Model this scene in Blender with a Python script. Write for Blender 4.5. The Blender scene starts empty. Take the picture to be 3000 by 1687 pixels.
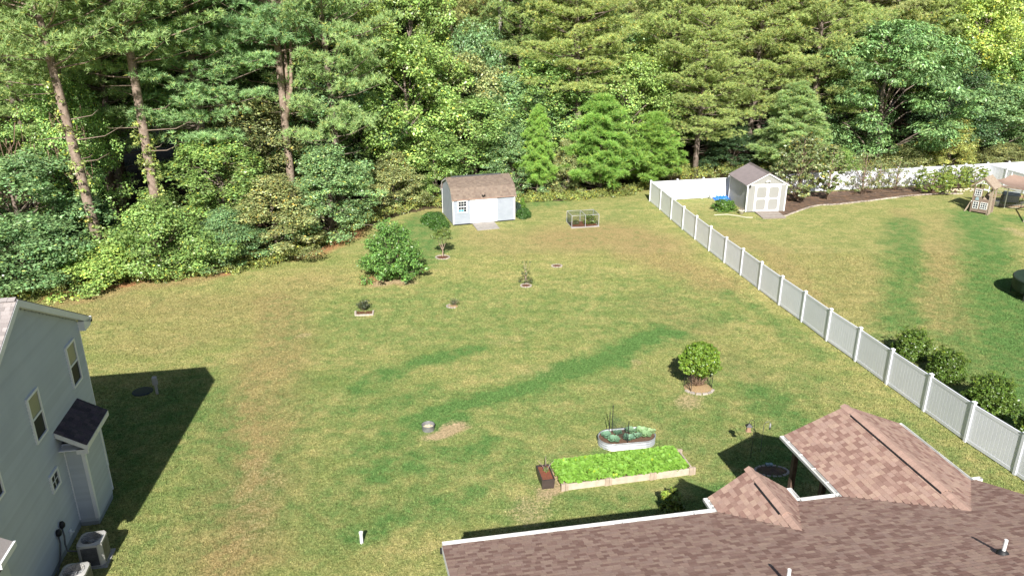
import bpy, math, random
import numpy as np
from math import radians, sin, cos, pi, hypot
from mathutils import Vector, Matrix

# ------------------------------------------------------------------ camera, light, exposure
S = bpy.context.scene
COL = S.collection
CAMH, PITCH, FPX = 16.9, 20.9, 2250.0
cd = bpy.data.cameras.new('camera'); cam = bpy.data.objects.new('camera', cd); COL.objects.link(cam)
cam.location = (0, 0, CAMH); cam.rotation_euler = (radians(90 - PITCH), 0, 0)
cd.sensor_width = 36; cd.lens = FPX / 3000 * 36; cd.clip_start = .1; cd.clip_end = 2000
S.camera = cam
S.render.resolution_x = 1024; S.render.resolution_y = 575
SUN_EL, SUN_AZ = 36.7, .6            # the light travels towards +Y, turned SUN_AZ degrees to the right
w = bpy.data.worlds.new('World'); S.world = w; w.use_nodes = True
nt = w.node_tree; nt.nodes.clear()
sky = nt.nodes.new('ShaderNodeTexSky'); sky.sky_type = 'NISHITA'; sky.sun_disc = False
sky.sun_elevation = radians(SUN_EL); sky.sun_rotation = radians(180 + SUN_AZ)
bg = nt.nodes.new('ShaderNodeBackground'); bg.inputs[1].default_value = .052
wo = nt.nodes.new('ShaderNodeOutputWorld')
nt.links.new(sky.outputs[0], bg.inputs[0]); nt.links.new(bg.outputs[0], wo.inputs[0])
sd = bpy.data.lights.new('sun', 'SUN'); sd.energy = 5.0; sd.angle = radians(.5); sd.color = (1, .965, .9)
sun = bpy.data.objects.new('sun', sd); COL.objects.link(sun)
ld = Vector((sin(radians(SUN_AZ)) * cos(radians(SUN_EL)), cos(radians(SUN_AZ)) * cos(radians(SUN_EL)), -sin(radians(SUN_EL))))
sun.rotation_euler = ld.to_track_quat('-Z', 'Y').to_euler()
S.view_settings.view_transform = 'Standard'; S.view_settings.look = 'None'
S.view_settings.exposure = .76; S.view_settings.gamma = 1; S.view_settings.use_curve_mapping = False

# ------------------------------------------------------------------ survey helpers (photo pixel -> metres on the ground)
_t = radians(PITCH)
FW = np.array([0, cos(_t), -sin(_t)]); UP = np.array([0, sin(_t), cos(_t)])
def gz(x, y):
    q = (65.2 - y) / 45.7
    return 1.6 * q * (q - 1) if 0 < q < 1 else 0.0
def ray(px, py): return np.array([(px - 1500) / FPX, 0, 0]) + FW + UP * (843.5 - py) / FPX
def bp(px, py):
    d = ray(px, py); z = 0
    for _ in range(8):
        t = (z - CAMH) / d[2]; P = np.array([0, 0, CAMH]) + d * t; z = gz(P[0], P[1])
    return Vector((float(P[0]), float(P[1]), z))
def bz(px, py, z):
    d = ray(px, py); P = np.array([0, 0, CAMH]) + d * (z - CAMH) / d[2]
    return Vector((float(P[0]), float(P[1]), z))
def pj(x, y, z):
    d = np.array([x, y, z - CAMH]); k = d @ FW
    return 1500 + FPX * d[0] / k, 843.5 - FPX * (d @ UP) / k
def gx(px, y, z=0):                     # x of the point at world depth y that shows in column px
    k = y * cos(_t) - (z - CAMH) * sin(_t)
    return (px - 1500) / FPX * k
def hz(y, py):                          # height that shows in row py at depth y
    a = (843.5 - py) / FPX
    # (y*sin + (z-H)*cos) = a*(y*cos-(z-H)*sin)
    return CAMH + y * (a * cos(_t) - sin(_t)) / (cos(_t) + a * sin(_t))

# ------------------------------------------------------------------ materials
def sock(n, k): return n.inputs[k]
def mat(name, c1, c2=None, scale=4, rough=.7, bump=0, bscale=40, metal=0, objcol=False, attr=False, detail=4, spec=.5, bdist=.01, mix2=None, scale2=.3):
    m = bpy.data.materials.new(name); m.use_nodes = True; t = m.node_tree; N = t.nodes; L = t.links
    b = N['Principled BSDF']; b.inputs['Roughness'].default_value = rough; b.inputs['Metallic'].default_value = metal
    b.inputs['Specular IOR Level'].default_value = spec
    geo = N.new('ShaderNodeNewGeometry')
    def noise(sc, det=detail):
        n = N.new('ShaderNodeTexNoise'); n.inputs['Scale'].default_value = sc; n.inputs['Detail'].default_value = det
        L.new(geo.outputs['Position'], n.inputs['Vector']); return n.outputs['Fac']
    def mixc(f, a, bb, mode='MIX'):
        x = N.new('ShaderNodeMix'); x.data_type = 'RGBA'; x.blend_type = mode
        if isinstance(f, float): x.inputs[0].default_value = f
        else: L.new(f, x.inputs[0])
        for k, v in ((6, a), (7, bb)):
            if isinstance(v, tuple): x.inputs[k].default_value = (*v, 1)
            else: L.new(v, x.inputs[k])
        return x.outputs[2]
    def ramp(f, lo, hi):
        r = N.new('ShaderNodeMapRange'); r.inputs[1].default_value = lo; r.inputs[2].default_value = hi; L.new(f, r.inputs[0]); return r.outputs[0]
    col = mixc(ramp(noise(scale), .35, .65), c1, c2 or c1)
    if mix2: col = mixc(ramp(noise(scale2), .45, .7), col, mix2)
    if attr:
        a = N.new('ShaderNodeAttribute'); a.attribute_name = 'Col'; col = mixc(1.0, col, a.outputs['Color'], 'MULTIPLY')
    if objcol:
        o = N.new('ShaderNodeObjectInfo'); col = mixc(1.0, col, o.outputs['Color'], 'MULTIPLY')
    L.new(col, b.inputs['Base Color'])
    if bump:
        bn = N.new('ShaderNodeBump'); bn.inputs['Strength'].default_value = bump; bn.inputs['Distance'].default_value = bdist
        L.new(noise(bscale), bn.inputs['Height']); L.new(bn.outputs[0], b.inputs['Normal'])
    return m
def leafmat(name, rough=.5, trans=.3, tcol=(1.2, 1.25, .55), spec=.35):
    m = bpy.data.materials.new(name); m.use_nodes = True; t = m.node_tree; N = t.nodes; L = t.links
    b = N['Principled BSDF']; b.inputs['Roughness'].default_value = rough; b.inputs['Specular IOR Level'].default_value = spec
    a = N.new('ShaderNodeAttribute'); a.attribute_name = 'Col'; o = N.new('ShaderNodeObjectInfo')
    x = N.new('ShaderNodeMix'); x.data_type = 'RGBA'; x.blend_type = 'MULTIPLY'; x.inputs[0].default_value = 1
    L.new(a.outputs['Color'], x.inputs[6]); L.new(o.outputs['Color'], x.inputs[7])
    L.new(x.outputs[2], b.inputs['Base Color'])
    tr = N.new('ShaderNodeBsdfTranslucent')
    y = N.new('ShaderNodeMix'); y.data_type = 'RGBA'; y.blend_type = 'MULTIPLY'; y.inputs[0].default_value = 1
    L.new(x.outputs[2], y.inputs[6]); y.inputs[7].default_value = (*tcol, 1); L.new(y.outputs[2], tr.inputs[0])
    mx = N.new('ShaderNodeMixShader'); mx.inputs[0].default_value = trans
    L.new(b.outputs[0], mx.inputs[1]); L.new(tr.outputs[0], mx.inputs[2]); L.new(mx.outputs[0], N['Material Output'].inputs[0])
    return m
M = {}
M['leaf'] = leafmat('leaf', .38, .12, spec=.5); M['needle'] = leafmat('needle', .5, .14, spec=.35); M['waxleaf'] = leafmat('waxleaf', .55, .2, spec=.3)
M['bark'] = mat('bark', (.17, .13, .105), (.28, .225, .19), 5, .95, .8, 25, objcol=True, bdist=.03, spec=.1)
M['vinyl'] = mat('vinyl', (.83, .84, .91), (.80, .81, .875), 1.5, .45)
M['whitepaint'] = mat('whitepaint', (.8, .8, .79), (.74, .74, .73), 3, .5)
M['trim'] = mat('trim', (.86, .87, .88), (.8, .81, .83), 2, .5)
M['siding'] = mat('siding', (.52, .56, .60), (.56, .60, .635), .8, .6, .15, 60, spec=.3, objcol=True)
M['sidingblue'] = mat('sidingblue', (.30, .33, .38), (.34, .37, .42), 2, .55, .1, 40)
M['foundation'] = mat('foundation', (.33, .36, .38), (.28, .31, .33), 3, .9, .3, 30)
M['shingle'] = mat('shingle', (.40, .272, .225), (.345, .232, .192), 30, .95, .25, 160, objcol=True, attr=True, bdist=.004, spec=.15)
M['shingleshed'] = mat('shingleshed', (.235, .185, .15), (.205, .16, .13), 30, .95, .4, 160, objcol=True, attr=True, bdist=.004, spec=.15)
M['shinglepale'] = mat('shinglepale', (.34, .305, .295), (.29, .26, .25), 30, .95, .5, 160, objcol=True, attr=True, bdist=.004, spec=.15)
M['shingleshaded'] = mat('shingleshaded', (.06, .052, .062), (.09, .075, .085), 25, .95, .5, 160, objcol=True, attr=True, bdist=.004, spec=.15)
M['black'] = mat('black', (.012, .012, .014), (.02, .02, .022), 10, .6)
M['blackmetal'] = mat('blackmetal', (.02, .02, .022), (.035, .033, .035), 8, .45)
M['darkmetal'] = mat('darkmetal', (.1, .1, .11), (.16, .16, .17), 6, .5, metal=.4)
M['glass'] = mat('glass', (.010, .016, .024), (.02, .026, .034), .9, .55, spec=.25)
M['glasslit'] = mat('glasslit', (.21, .235, .17), (.27, .28, .21), 1.5, .3, spec=.5)  # pale copy of the glass, light on the pane put into its colour
M['tealpane'] = mat('tealpane', (.05, .25, .33), (.1, .35, .42), 4, .4)
M['greymetal'] = mat('greymetal', (.36, .36, .37), (.43, .43, .43), 4, .5, metal=.1)
M['acpaint'] = mat('acpaint', (.55, .53, .5), (.47, .455, .435), 3, .6)
M['galv'] = mat('galv', (.62, .64, .66), (.5, .52, .55), 5, .38, metal=.55)
M['firemetal'] = mat('firemetal', (.2, .2, .21), (.3, .3, .31), 6, .5, metal=.3)
M['wood'] = mat('wood', (.42, .36, .30), (.33, .28, .23), 6, .9, .5, 60, bdist=.006, spec=.15)
M['palewood'] = mat('palewood', (.50, .42, .34), (.40, .335, .27), 5, .9, .5, 50, bdist=.006, spec=.15, objcol=True)
M['darkwood'] = mat('darkwood', (.11, .07, .05), (.16, .105, .075), 7, .85, .4, 60)
M['playwood'] = mat('playwood', (.19, .135, .105), (.26, .19, .15), 6, .9, .4, 50)
M['playwoodpale'] = mat('playwoodpale', (.38, .31, .24), (.3, .23, .17), 6, .9, .4, 50)
M['rampgrey'] = mat('rampgrey', (.33, .305, .28), (.26, .24, .22), 5, .9, .4, 50, objcol=True)
M['mulch'] = mat('mulch', (.21, .095, .055), (.12, .06, .04), 14, .95, 1, 60, bdist=.04, spec=.1)
M['palemulch'] = mat('palemulch', (.5, .36, .2), (.38, .25, .14), 16, .95, 1, 50, bdist=.03, spec=.1)
M['darkmulch'] = mat('darkmulch', (.12, .085, .065), (.18, .125, .095), 5, .95, 1, 40, bdist=.05, spec=.1, mix2=(.26, .16, .10), scale2=1.6)
M['soil'] = mat('soil', (.13, .08, .055), (.2, .125, .085), 14, .95, 1, 60, bdist=.03, spec=.1)
M['stone'] = mat('stone', (.46, .41, .37), (.36, .32, .29), 6, .9, .6, 30, bdist=.015, objcol=True, spec=.2)
M['tanpaint'] = mat('tanpaint', (.30, .295, .28), (.285, .28, .265), 2, .7, .1, 30)
M['tanshade'] = M['tanpaint']
M['metalroof'] = mat('metalroof', (.19, .16, .165), (.22, .185, .19), 3, .45, metal=.15)
M['tarp'] = mat('tarp', (.01, .13, .62), (.02, .2, .75), 6, .45)
M['sail'] = mat('sail', (.24, .165, .13), (.28, .195, .155), 2, .9)
M['netting'] = mat('netting', (.03, .06, .05), (.04, .07, .06), 3, .8)
M['mesh'] = mat('mesh', (.012, .03, .016), (.02, .04, .022), 3, .7)
M['concrete'] = mat('concrete', (.42, .40, .37), (.34, .32, .30), 4, .9, .4, 30)
M['shadeslab'] = mat('shadeslab', (.05, .045, .045), (.07, .06, .06), 4, .8)
M['wallbrown'] = mat('wallbrown', (.16, .15, .14), (.19, .18, .16), 4, .8)
M['blueplastic'] = mat('blueplastic', (.25, .36, .40), (.3, .4, .43), 8, .6)
M['cream'] = mat('cream', (.62, .58, .50), (.5, .46, .38), 8, .8)
M['coopgrey'] = mat('coopgrey', (.22, .25, .25), (.3, .32, .32), 4, .7)
M['stonepale'] = mat('stonepale', (.62, .56, .40), (.5, .43, .3), 8, .85, objcol=True)

# ------------------------------------------------------------------ object helpers
def tag(o, label=None, cat=None, group=None, kind=None):
    if label: o['label'] = label
    if cat: o['category'] = cat
    if group: o['group'] = group
    if kind: o['kind'] = kind
    return o
def thing(name, label, cat, loc=(0, 0, 0), rz=0, group=None):
    o = bpy.data.objects.new(name, None); COL.objects.link(o); o.empty_display_size = .2
    o.location = loc; o.rotation_euler = (0, 0, rz); return tag(o, label, cat, group)
def link(name, me, parent=None, loc=None, rot=None, scale=None, color=None, label=None, kind=None):
    o = bpy.data.objects.new(name, me); COL.objects.link(o)
    if parent is not None: o.parent = parent
    if loc is not None: o.location = loc
    if rot is not None: o.rotation_euler = rot
    if scale is not None: o.scale = scale
    if color is not None: o.color = (*color, 1)
    if label: o['label'] = label
    if kind: o['kind'] = kind
    return o
class MB:
    def __init__(s): s.v = []; s.f = []; s.c = []
    def add(s, vs, fs, c=(1, 1, 1)):
        n = len(s.v); s.v += [tuple(p) for p in vs]; s.f += [tuple(i + n for i in f) for f in fs]; s.c += [c] * len(vs); return s
    def hexa(s, P, c=(1, 1, 1)):         # 8 points: bottom ring then top ring
        return s.add(P, [(3, 2, 1, 0), (4, 5, 6, 7), (0, 1, 5, 4), (1, 2, 6, 5), (2, 3, 7, 6), (3, 0, 4, 7)], c)
    def box(s, x0, x1, y0, y1, z0, z1, c=(1, 1, 1)):
        return s.hexa([(x0, y0, z0), (x1, y0, z0), (x1, y1, z0), (x0, y1, z0), (x0, y0, z1), (x1, y0, z1), (x1, y1, z1), (x0, y1, z1)], c)
    def bar(s, a, b, wd, ht=None, c=(1, 1, 1), up=(0, 0, 1)):     # rectangular bar from a to b
        a = Vector(a); b = Vector(b); d = (b - a).normalized(); ht = ht or wd
        u = Vector(up)
        if abs(d.dot(u)) > .98: u = Vector((0, 1, 0))
        r = d.cross(u).normalized() * wd / 2; q = r.cross(d).normalized() * ht / 2
        return s.hexa([a - r - q, a + r - q, b + r - q, b - r - q, a - r + q, a + r + q, b + r + q, b - r + q], c)
    def tube(s, pts, rad, n=8, c=(1, 1, 1), cap=True):
        pts = [Vector(p) for p in pts]; rings = []; base = len(s.v)
        for i, p in enumerate(pts):
            d = (pts[min(i + 1, len(pts) - 1)] - pts[max(i - 1, 0)]).normalized()
            u = Vector((1, 0, 0)) if abs(d.x) < .9 else Vector((0, 1, 0))
            r = d.cross(u).normalized(); q = d.cross(r)
            R = rad[i] if isinstance(rad, (list, tuple)) else rad
            s.v += [tuple(p + (r * cos(2 * pi * k / n) + q * sin(2 * pi * k / n)) * R) for k in range(n)]; s.c += [c] * n
        for i in range(len(pts) - 1):
            for k in range(n):
                a = base + i * n + k; b = base + i * n + (k + 1) % n; s.f.append((a, b, b + n, a + n))
        if cap:
            s.f.append(tuple(base + k for k in reversed(range(n)))); s.f.append(tuple(base + (len(pts) - 1) * n + k for k in range(n)))
        return s
    def lathe(s, prof, n=20, ctr=(0, 0), sx=1, sy=1, c=(1, 1, 1)):     # prof: (r, z)
        base = len(s.v)
        for r, z in prof:
            s.v += [(ctr[0] + cos(2 * pi * k / n) * r * sx, ctr[1] + sin(2 * pi * k / n) * r * sy, z) for k in range(n)]; s.c += [c] * n
        for i in range(len(prof) - 1):
            for k in range(n):
                a = base + i * n + k; b = base + i * n + (k + 1) % n; s.f.append((a, b, b + n, a + n))
        return s
    def mesh(s, name, m, smooth=False, bevel=0):
        me = bpy.data.meshes.new(name); me.from_pydata(s.v, [], s.f)
        ca = me.color_attributes.new('Col', 'FLOAT_COLOR', 'POINT')
        ca.data.foreach_set('color', np.array([(*c, 1) for c in s.c], 'f').ravel())
        me.materials.append(m)
        if smooth: me.polygons.foreach_set('use_smooth', [True] * len(me.polygons))
        me.update(); return me
    def build(s, name, m, parent=None, smooth=False, bev=0, **k):
        o = link(name, s.mesh(name, m, smooth), parent, **k)
        if bev:
            b = o.modifiers.new('bevel', 'BEVEL'); b.width = bev; b.segments = 1; b.limit_method = 'ANGLE'
        return o
def npmesh(name, V, F, C, m, smooth=False):
    """V (n,3), F (k,3|4), C (n,3)"""
    me = bpy.data.meshes.new(name); nf, kk = F.shape
    me.vertices.add(len(V)); me.vertices.foreach_set('co', V.astype('f').ravel())
    me.loops.add(nf * kk); me.loops.foreach_set('vertex_index', F.astype('i').ravel())
    me.polygons.add(nf); me.polygons.foreach_set('loop_start', np.arange(0, nf * kk, kk, dtype='i')); 
    if smooth: me.polygons.foreach_set('use_smooth', np.ones(nf, bool))
    me.update(calc_edges=True)
    ca = me.color_attributes.new('Col', 'FLOAT_COLOR', 'POINT')
    ca.data.foreach_set('color', np.concatenate([C, np.ones((len(C), 1))], 1).astype('f').ravel())
    me.materials.append(m); return me

# ------------------------------------------------------------------ value noise (numpy)
_rs = np.random.RandomState(5); _tab = _rs.rand(256, 256)
def vnoise(x, y, sc):
    x = np.asarray(x) * sc; y = np.asarray(y) * sc; xi = np.floor(x).astype(int); yi = np.floor(y).astype(int)
    fx = x - xi; fy = y - yi; fx = fx * fx * (3 - 2 * fx); fy = fy * fy * (3 - 2 * fy)
    g = lambda a, b: _tab[(xi + a) % 256, (yi + b) % 256]
    return (g(0, 0) * (1 - fx) + g(1, 0) * fx) * (1 - fy) + (g(0, 1) * (1 - fx) + g(1, 1) * fx) * fy
def fbm(x, y, sc, n=4):
    r = 0; a = .5
    for i in range(n): r = r + a * vnoise(np.asarray(x) + 17 * i, np.asarray(y) + 31 * i, sc); a *= .5; sc *= 2
    return r / (1 - .5 ** n)

# ================================================================== GROUND
# forest edge, taken on the ground
EDGE = [(-60, 36), (-36, 41.5), (-30, 43.5), (-27.0, 45.3), (-23.5, 46.6), (-19.5, 47.6), (-16.2, 49.6), (-14.2, 52.6), (-12.6, 56.4), (-10.4, 60.2), (-7.2, 63.0), (-1, 64.6), (4, 65.6), (10, 67.2), (13, 70.5), (30, 74.5), (60, 81), (120, 95)]
EX = np.array([p[0] for p in EDGE]); EY = np.array([p[1] for p in EDGE])
def edge_y(x): return np.interp(x, EX, EY)

def segd(X, Y, pts):
    d = np.full(X.shape, 1e9)
    P = [bp(*p) for p in pts]
    if len(P) == 1: return np.hypot(X - P[0].x, Y - P[0].y)
    for a, b in zip(P[:-1], P[1:]):
        ax, ay, bx, by = a.x, a.y, b.x, b.y; L2 = (bx - ax) ** 2 + (by - ay) ** 2 + 1e-9
        t = np.clip(((X - ax) * (bx - ax) + (Y - ay) * (by - ay)) / L2, 0, 1)
        d = np.minimum(d, np.hypot(X - ax - t * (bx - ax), Y - ay - t * (by - ay)))
    return d
# painted by growth: (photo path, radius in metres, strength)
LUSH = [
 ([(1050, 950), (1500, 950), (1900, 900)], 5.0, .30), ([(1000, 1150), (1300, 1250), (1700, 1150), (1900, 1200)], 3.5, .36), ([(950, 1500), (1150, 1400), (1500, 1350)], 2.5, .38), ([(2150, 1080), (2350, 1130)], 2.2, .3), ([(300, 1300), (560, 1350), (480, 1550)], 2.0, .3),
 ([(1250, 1235), (1410, 1183), (1587, 1124), (1762, 1060), (1960, 967)], 1.0, .95), ([(1960, 967), (2140, 925)], .9, .45),
 ([(1050, 1130), (1195, 1072), (1385, 1025)], .75, .75), ([(1070, 1320), (1190, 1275)], .8, .55),
 ([(1090, 1400), (1235, 1353), (1375, 1324), (1410, 1306)], .75, .7), ([(1060, 1558), (1205, 1500), (1375, 1453)], .8, .65),
 ([(1055, 1190), (1190, 1172), (1265, 1148)], .7, .55), ([(1140, 1330), (1230, 1290)], .6, .4),
 ([(2230, 1150), (2350, 1260), (2250, 1400), (2120, 1450)], 1.3, .65), ([(2050, 1130), (2130, 1230)], 1.4, .35), ([(1960, 1240), (2100, 1300)], 1.6, .4),
 ([(640, 1150), (660, 1250), (640, 1500)], 1.0, .45), ([(860, 1270), (840, 1360), (780, 1450)], .8, .4), ([(300, 1250), (560, 1200)], 2.2, .5), ([(300, 1450), (420, 1330), (560, 1120)], 1.6, .45),
 ([(1180, 690), (1260, 640), (1240, 760)], 1.6, .6), ([(1540, 600), (1640, 590)], 1.2, .55), ([(1160, 880), (1400, 850)], 1.8, .3), ([(1100, 900), (1050, 1010)], 2, .25),
 ([(1500, 1200), (1650, 1500)], 1.2, .3), ([(1400, 1500), (1700, 1480), (2000, 1480)], .8, .45), ([(1750, 1330), (1900, 1320)], .7, .45),
 ([(2130, 860), (2230, 920), (2400, 1040)], .7, .45), ([(2640, 1240), (2940, 1440)], .8, .3),
 ([(2650, 650), (2650, 800), (2640, 900), (2625, 960)], 1.2, .62), ([(2610, 960), (2590, 1010)], 1.2, .4),
 ([(2850, 630), (2880, 700), (2905, 800), (2930, 900), (2960, 1100), (3000, 1300)], 1.7, .75), ([(3000, 900), (3060, 1100)], 3.5, .8), ([(2800, 1000), (2860, 1100)], 1.6, .55), ([(2960, 640), (3020, 650)], 1.3, .6),
 ([(2760, 1060), (2840, 1200)], 1.0, .35), ([(1800, 640), (1850, 600)], 1, .2),
]
BARE = [([(1540, 1480), (1570, 1510)], .75, .5), ([(1270, 1270), (1300, 1258), (1325, 1255)], .55, 1.0), ([(1130, 830), (1190, 822)], .8, .8), ([(1590, 1445), (1650, 1430)], .45, .8), ([(1600, 1400), (1640, 1435)], .35, .8), ([(885, 980)], .45, .55), ([(1860, 1060), (1890, 1062)], .4, .5), ([(2035, 1185)], .9, .6), ([(1450, 1010), (1500, 1000)], .7, .35), ([(1080, 745)], .5, .4), ([(2960, 675), (2990, 685)], .8, .5),
 ([(1850, 1300)], .1, .2), ([(760, 1380), (730, 1560)], 1.2, .35), ([(1600, 1090), (1520, 1080)], 1.2, .3)]
BROWN = [([(800, 880), (830, 1000), (760, 1150), (740, 1350), (690, 1600)], 1.7, .62), ([(330, 900), (700, 900), (900, 830)], 2.6, .4), ([(2350, 760), (2500, 780), (2560, 900)], 3.5, .28), ([(2750, 640), (2780, 900)], 2.0, .3), ([(720, 1190), (740, 1340), (700, 1560), (650, 1687)], 1.1, .75), ([(860, 960), (840, 1060), (800, 1160)], 1.3, .5), ([(1650, 700), (1800, 690), (1900, 720)], 3.2, .75), ([(1900, 740), (2100, 830)], 2.0, .6), ([(2120, 690), (2260, 740), (2380, 900)], 1.6, .5), ([(2760, 720), (2760, 850), (2790, 960)], 1.6, .5),
 ([(200, 880), (400, 835), (600, 805)], 1.2, .85), ([(450, 1000), (700, 950)], 2.2, .3), ([(2640, 620), (2650, 760)], 1.0, .4), ([(1500, 720), (1420, 690)], 2.5, .35), ([(1900, 880), (2050, 960)], 1.4, .4), ([(2200, 1100), (2080, 1010)], 1.0, .35), ([(1240, 640), (1260, 615)], 1.2, .4)]
STRAW = [([(150, 870), (320, 838), (560, 802), (640, 798)], .7, .9), ([(880, 745), (960, 720), (1020, 690), (1050, 655)], 1.2, 1.0), ([(1160, 822), (1120, 820)], 1.1, .8), ([(1090, 640), (1180, 610), (1260, 600)], .8, .45), ([(1900, 560), (1820, 562), (1600, 578)], .8, .35), ([(2040, 530), (2100, 525)], .3, .2)]
def field(X, Y, L, soft=.55):
    wx = X + (fbm(X, Y, .9) - .5) * 1.6; wy = Y + (fbm(X + 50, Y, .9) - .5) * 1.6
    r = np.zeros(X.shape)
    for pts, rad, st in L:
        d = segd(wx, wy, pts); r = np.maximum(r, st * np.clip((rad * (1 + soft) - d) / (rad * 2 * soft), 0, 1))
    return r
def ground():
    # lawn sheet
    xs = np.arange(-46, 74, .28); ys = np.arange(9, 84, .28); nx, ny = len(xs), len(ys)
    X, Y = np.meshgrid(xs, ys); q = (65.2 - Y) / 45.7
    Z = np.where((q > 0) & (q < 1), 1.6 * q * (q - 1), 0)
    Z = Z + (fbm(X, Y, .5, 3) - .5) * .05 + .012
    V = np.stack([X, Y, Z], -1).reshape(-1, 3)
    i = np.arange(nx * ny).reshape(ny, nx)
    F = np.stack([i[:-1, :-1], i[:-1, 1:], i[1:, 1:], i[1:, :-1]], -1).reshape(-1, 4)
    cx = V[F[:, 0], 0]; cy = V[F[:, 0], 1]
    keep = cy < edge_y(cx) + .8 * (fbm(cx, cy, .8) - .5)
    F = F[keep]
    me = npmesh('lawn', V, F, np.ones((len(V), 3)), None, True); me.materials.clear()
    nse = fbm(X, Y, .16, 4)
    for nm, L in (('lush', LUSH), ('bare', BARE), ('brown', BROWN), ('straw', STRAW)):
        a = me.attributes.new(nm, 'FLOAT', 'POINT'); f = field(X, Y, L)
        a.data.foreach_set('value', f.astype('f').ravel())
    m = bpy.data.materials.new('grass'); m.use_nodes = True; t = m.node_tree; N = t.nodes; L = t.links
    b = N['Principled BSDF']; b.inputs['Roughness'].default_value = .95; b.inputs['Specular IOR Level'].default_value = .08
    geo = N.new('ShaderNodeNewGeometry')
    def noise(sc, det=3, vec=None, rough=.6, sx=None):
        n = N.new('ShaderNodeTexNoise'); n.inputs['Scale'].default_value = sc; n.inputs['Detail'].default_value = det; n.inputs['Roughness'].default_value = rough
        src = geo.outputs['Position']
        if sx:
            mp = N.new('ShaderNodeMapping'); mp.inputs['Scale'].default_value = sx; mp.inputs['Rotation'].default_value = (0, 0, .25); L.new(src, mp.inputs['Vector']); src = mp.outputs[0]
        L.new(src, n.inputs['Vector']); return n.outputs['Fac']
    def rng(f, lo, hi, a=0, c=1):
        r = N.new('ShaderNodeMapRange'); r.inputs[1].default_value = lo; r.inputs[2].default_value = hi; r.inputs[3].default_value = a; r.inputs[4].default_value = c; L.new(f, r.inputs[0]); return r.outputs[0]
    def mixc(f, a, bb, mode='MIX'):
        x = N.new('ShaderNodeMix'); x.data_type = 'RGBA'; x.blend_type = mode
        if isinstance(f, (int, float)): x.inputs[0].default_value = f
        else: L.new(f, x.inputs[0])
        for k, v in ((6, a), (7, bb)):
            if isinstance(v, tuple): x.inputs[k].default_value = (*v, 1)
            else: L.new(v, x.inputs[k])
        return x.outputs[2]
    def math_(op, a, bb):
        x = N.new('ShaderNodeMath'); x.operation = op
        for k, v in ((0, a), (1, bb)):
            if isinstance(v, (int, float)): x.inputs[k].default_value = v
            else: L.new(v, x.inputs[k])
        return x.outputs[0]
    def at(nm):
        a = N.new('ShaderNodeAttribute'); a.attribute_name = nm; return a.outputs['Fac']
    dry = (.385, .35, .145); mid = (.235, .275, .088); lush = (.115, .215, .062)
    brown = (.36, .27, .13); soil = (.44, .34, .2); straw = (.38, .20, .10)
    n1 = noise(.35, 5); n2 = noise(1.7, 4); n3 = noise(9, 5, rough=.8); n4 = noise(30, 3, rough=.85, sx=(1, .7, 1)); n5 = noise(.9, 4, sx=(.45, 1.4, 1))
    c = mixc(rng(math_('ADD', math_('MULTIPLY', n1, .4), math_('MULTIPLY', n5, .6)), .38, .64), dry, mid)
    c = mixc(rng(n2, .48, .66, 0, .5), c, mid); c = mixc(rng(n3, .5, .68, 0, .4), c, dry)
    c = mixc(rng(math_('ADD', at('brown'), math_('SUBTRACT', n2, .5)), .05, .7, 0, .85), c, brown)
    c = mixc(rng(math_('ADD', at('lush'), math_('ADD', math_('MULTIPLY', math_('SUBTRACT', n2, .5), 1.6), math_('MULTIPLY', math_('SUBTRACT', n3, .5), .7))), -.04, .85), c, lush)
    c = mixc(rng(math_('ADD', at('straw'), math_('SUBTRACT', n2, .5)), .25, .9), c, straw)
    c = mixc(rng(math_('ADD', at('bare'), math_('MULTIPLY', math_('SUBTRACT', n3, .5), 1.2)), .3, .8), c, soil)
    # fine blade-scale grain
    c = mixc(1.0, c, mixc(rng(n3, .34, .66), (.5, .55, .46), (1.45, 1.4, 1.45)), 'MULTIPLY')
    c = mixc(1.0, c, mixc(rng(n4, .32, .68), (.45, .52, .42), (1.6, 1.5, 1.6)), 'MULTIPLY')
    L.new(c, b.inputs['Base Color'])
    bn = N.new('ShaderNodeBump'); bn.inputs['Strength'].default_value = .8; bn.inputs['Distance'].default_value = .05
    L.new(math_('ADD', math_('MULTIPLY', n4, .6), n3), bn.inputs['Height']); L.new(bn.outputs[0], b.inputs['Normal'])
    me.materials.append(m); me.polygons.foreach_set('use_smooth', np.ones(len(me.polygons), bool))
    tag(link('lawn', me), kind='structure')
    # blades standing in the nearer lawn
    r = np.random.RandomState(1); n = 420000
    yy = 15 + 37 * r.rand(n) ** 1.25; k_ = yy * cos(_t) + 16.9 * sin(_t); xx = (r.rand(n) * 3200 - 1600) / FPX * k_
    ok = (yy < edge_y(xx) - .5); xx, yy = xx[ok], yy[ok]; n = len(xx)
    ix = ((xx - xs[0]) / .28); iy = ((yy - ys[0]) / .28); i0 = ix.astype(int).clip(0, nx - 2); j0 = iy.astype(int).clip(0, ny - 2); fx = ix - i0; fy = iy - j0
    samp = lambda G: (G[j0, i0] * (1 - fx) + G[j0, i0 + 1] * fx) * (1 - fy) + (G[j0 + 1, i0] * (1 - fx) + G[j0 + 1, i0 + 1] * fx) * fy
    zz = samp(Z) - .004; bare_ = samp(field(X, Y, BARE)); keep_ = (bare_ < .35 + .3 * r.rand(n)) & ~((xx > 1.5) & (xx < 7) & (yy > 23.4) & (yy < 26.4)) & ~(np.hypot(xx - 4.7, (yy - 27.1) * 1.6) < 1.2) & ~(np.hypot(xx + 3.3, yy - 28) < .4)
    xx, yy, zz = xx[keep_], yy[keep_], zz[keep_]; n = len(xx); i0, j0, fx, fy = i0[keep_], j0[keep_], fx[keep_], fy[keep_]
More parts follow.
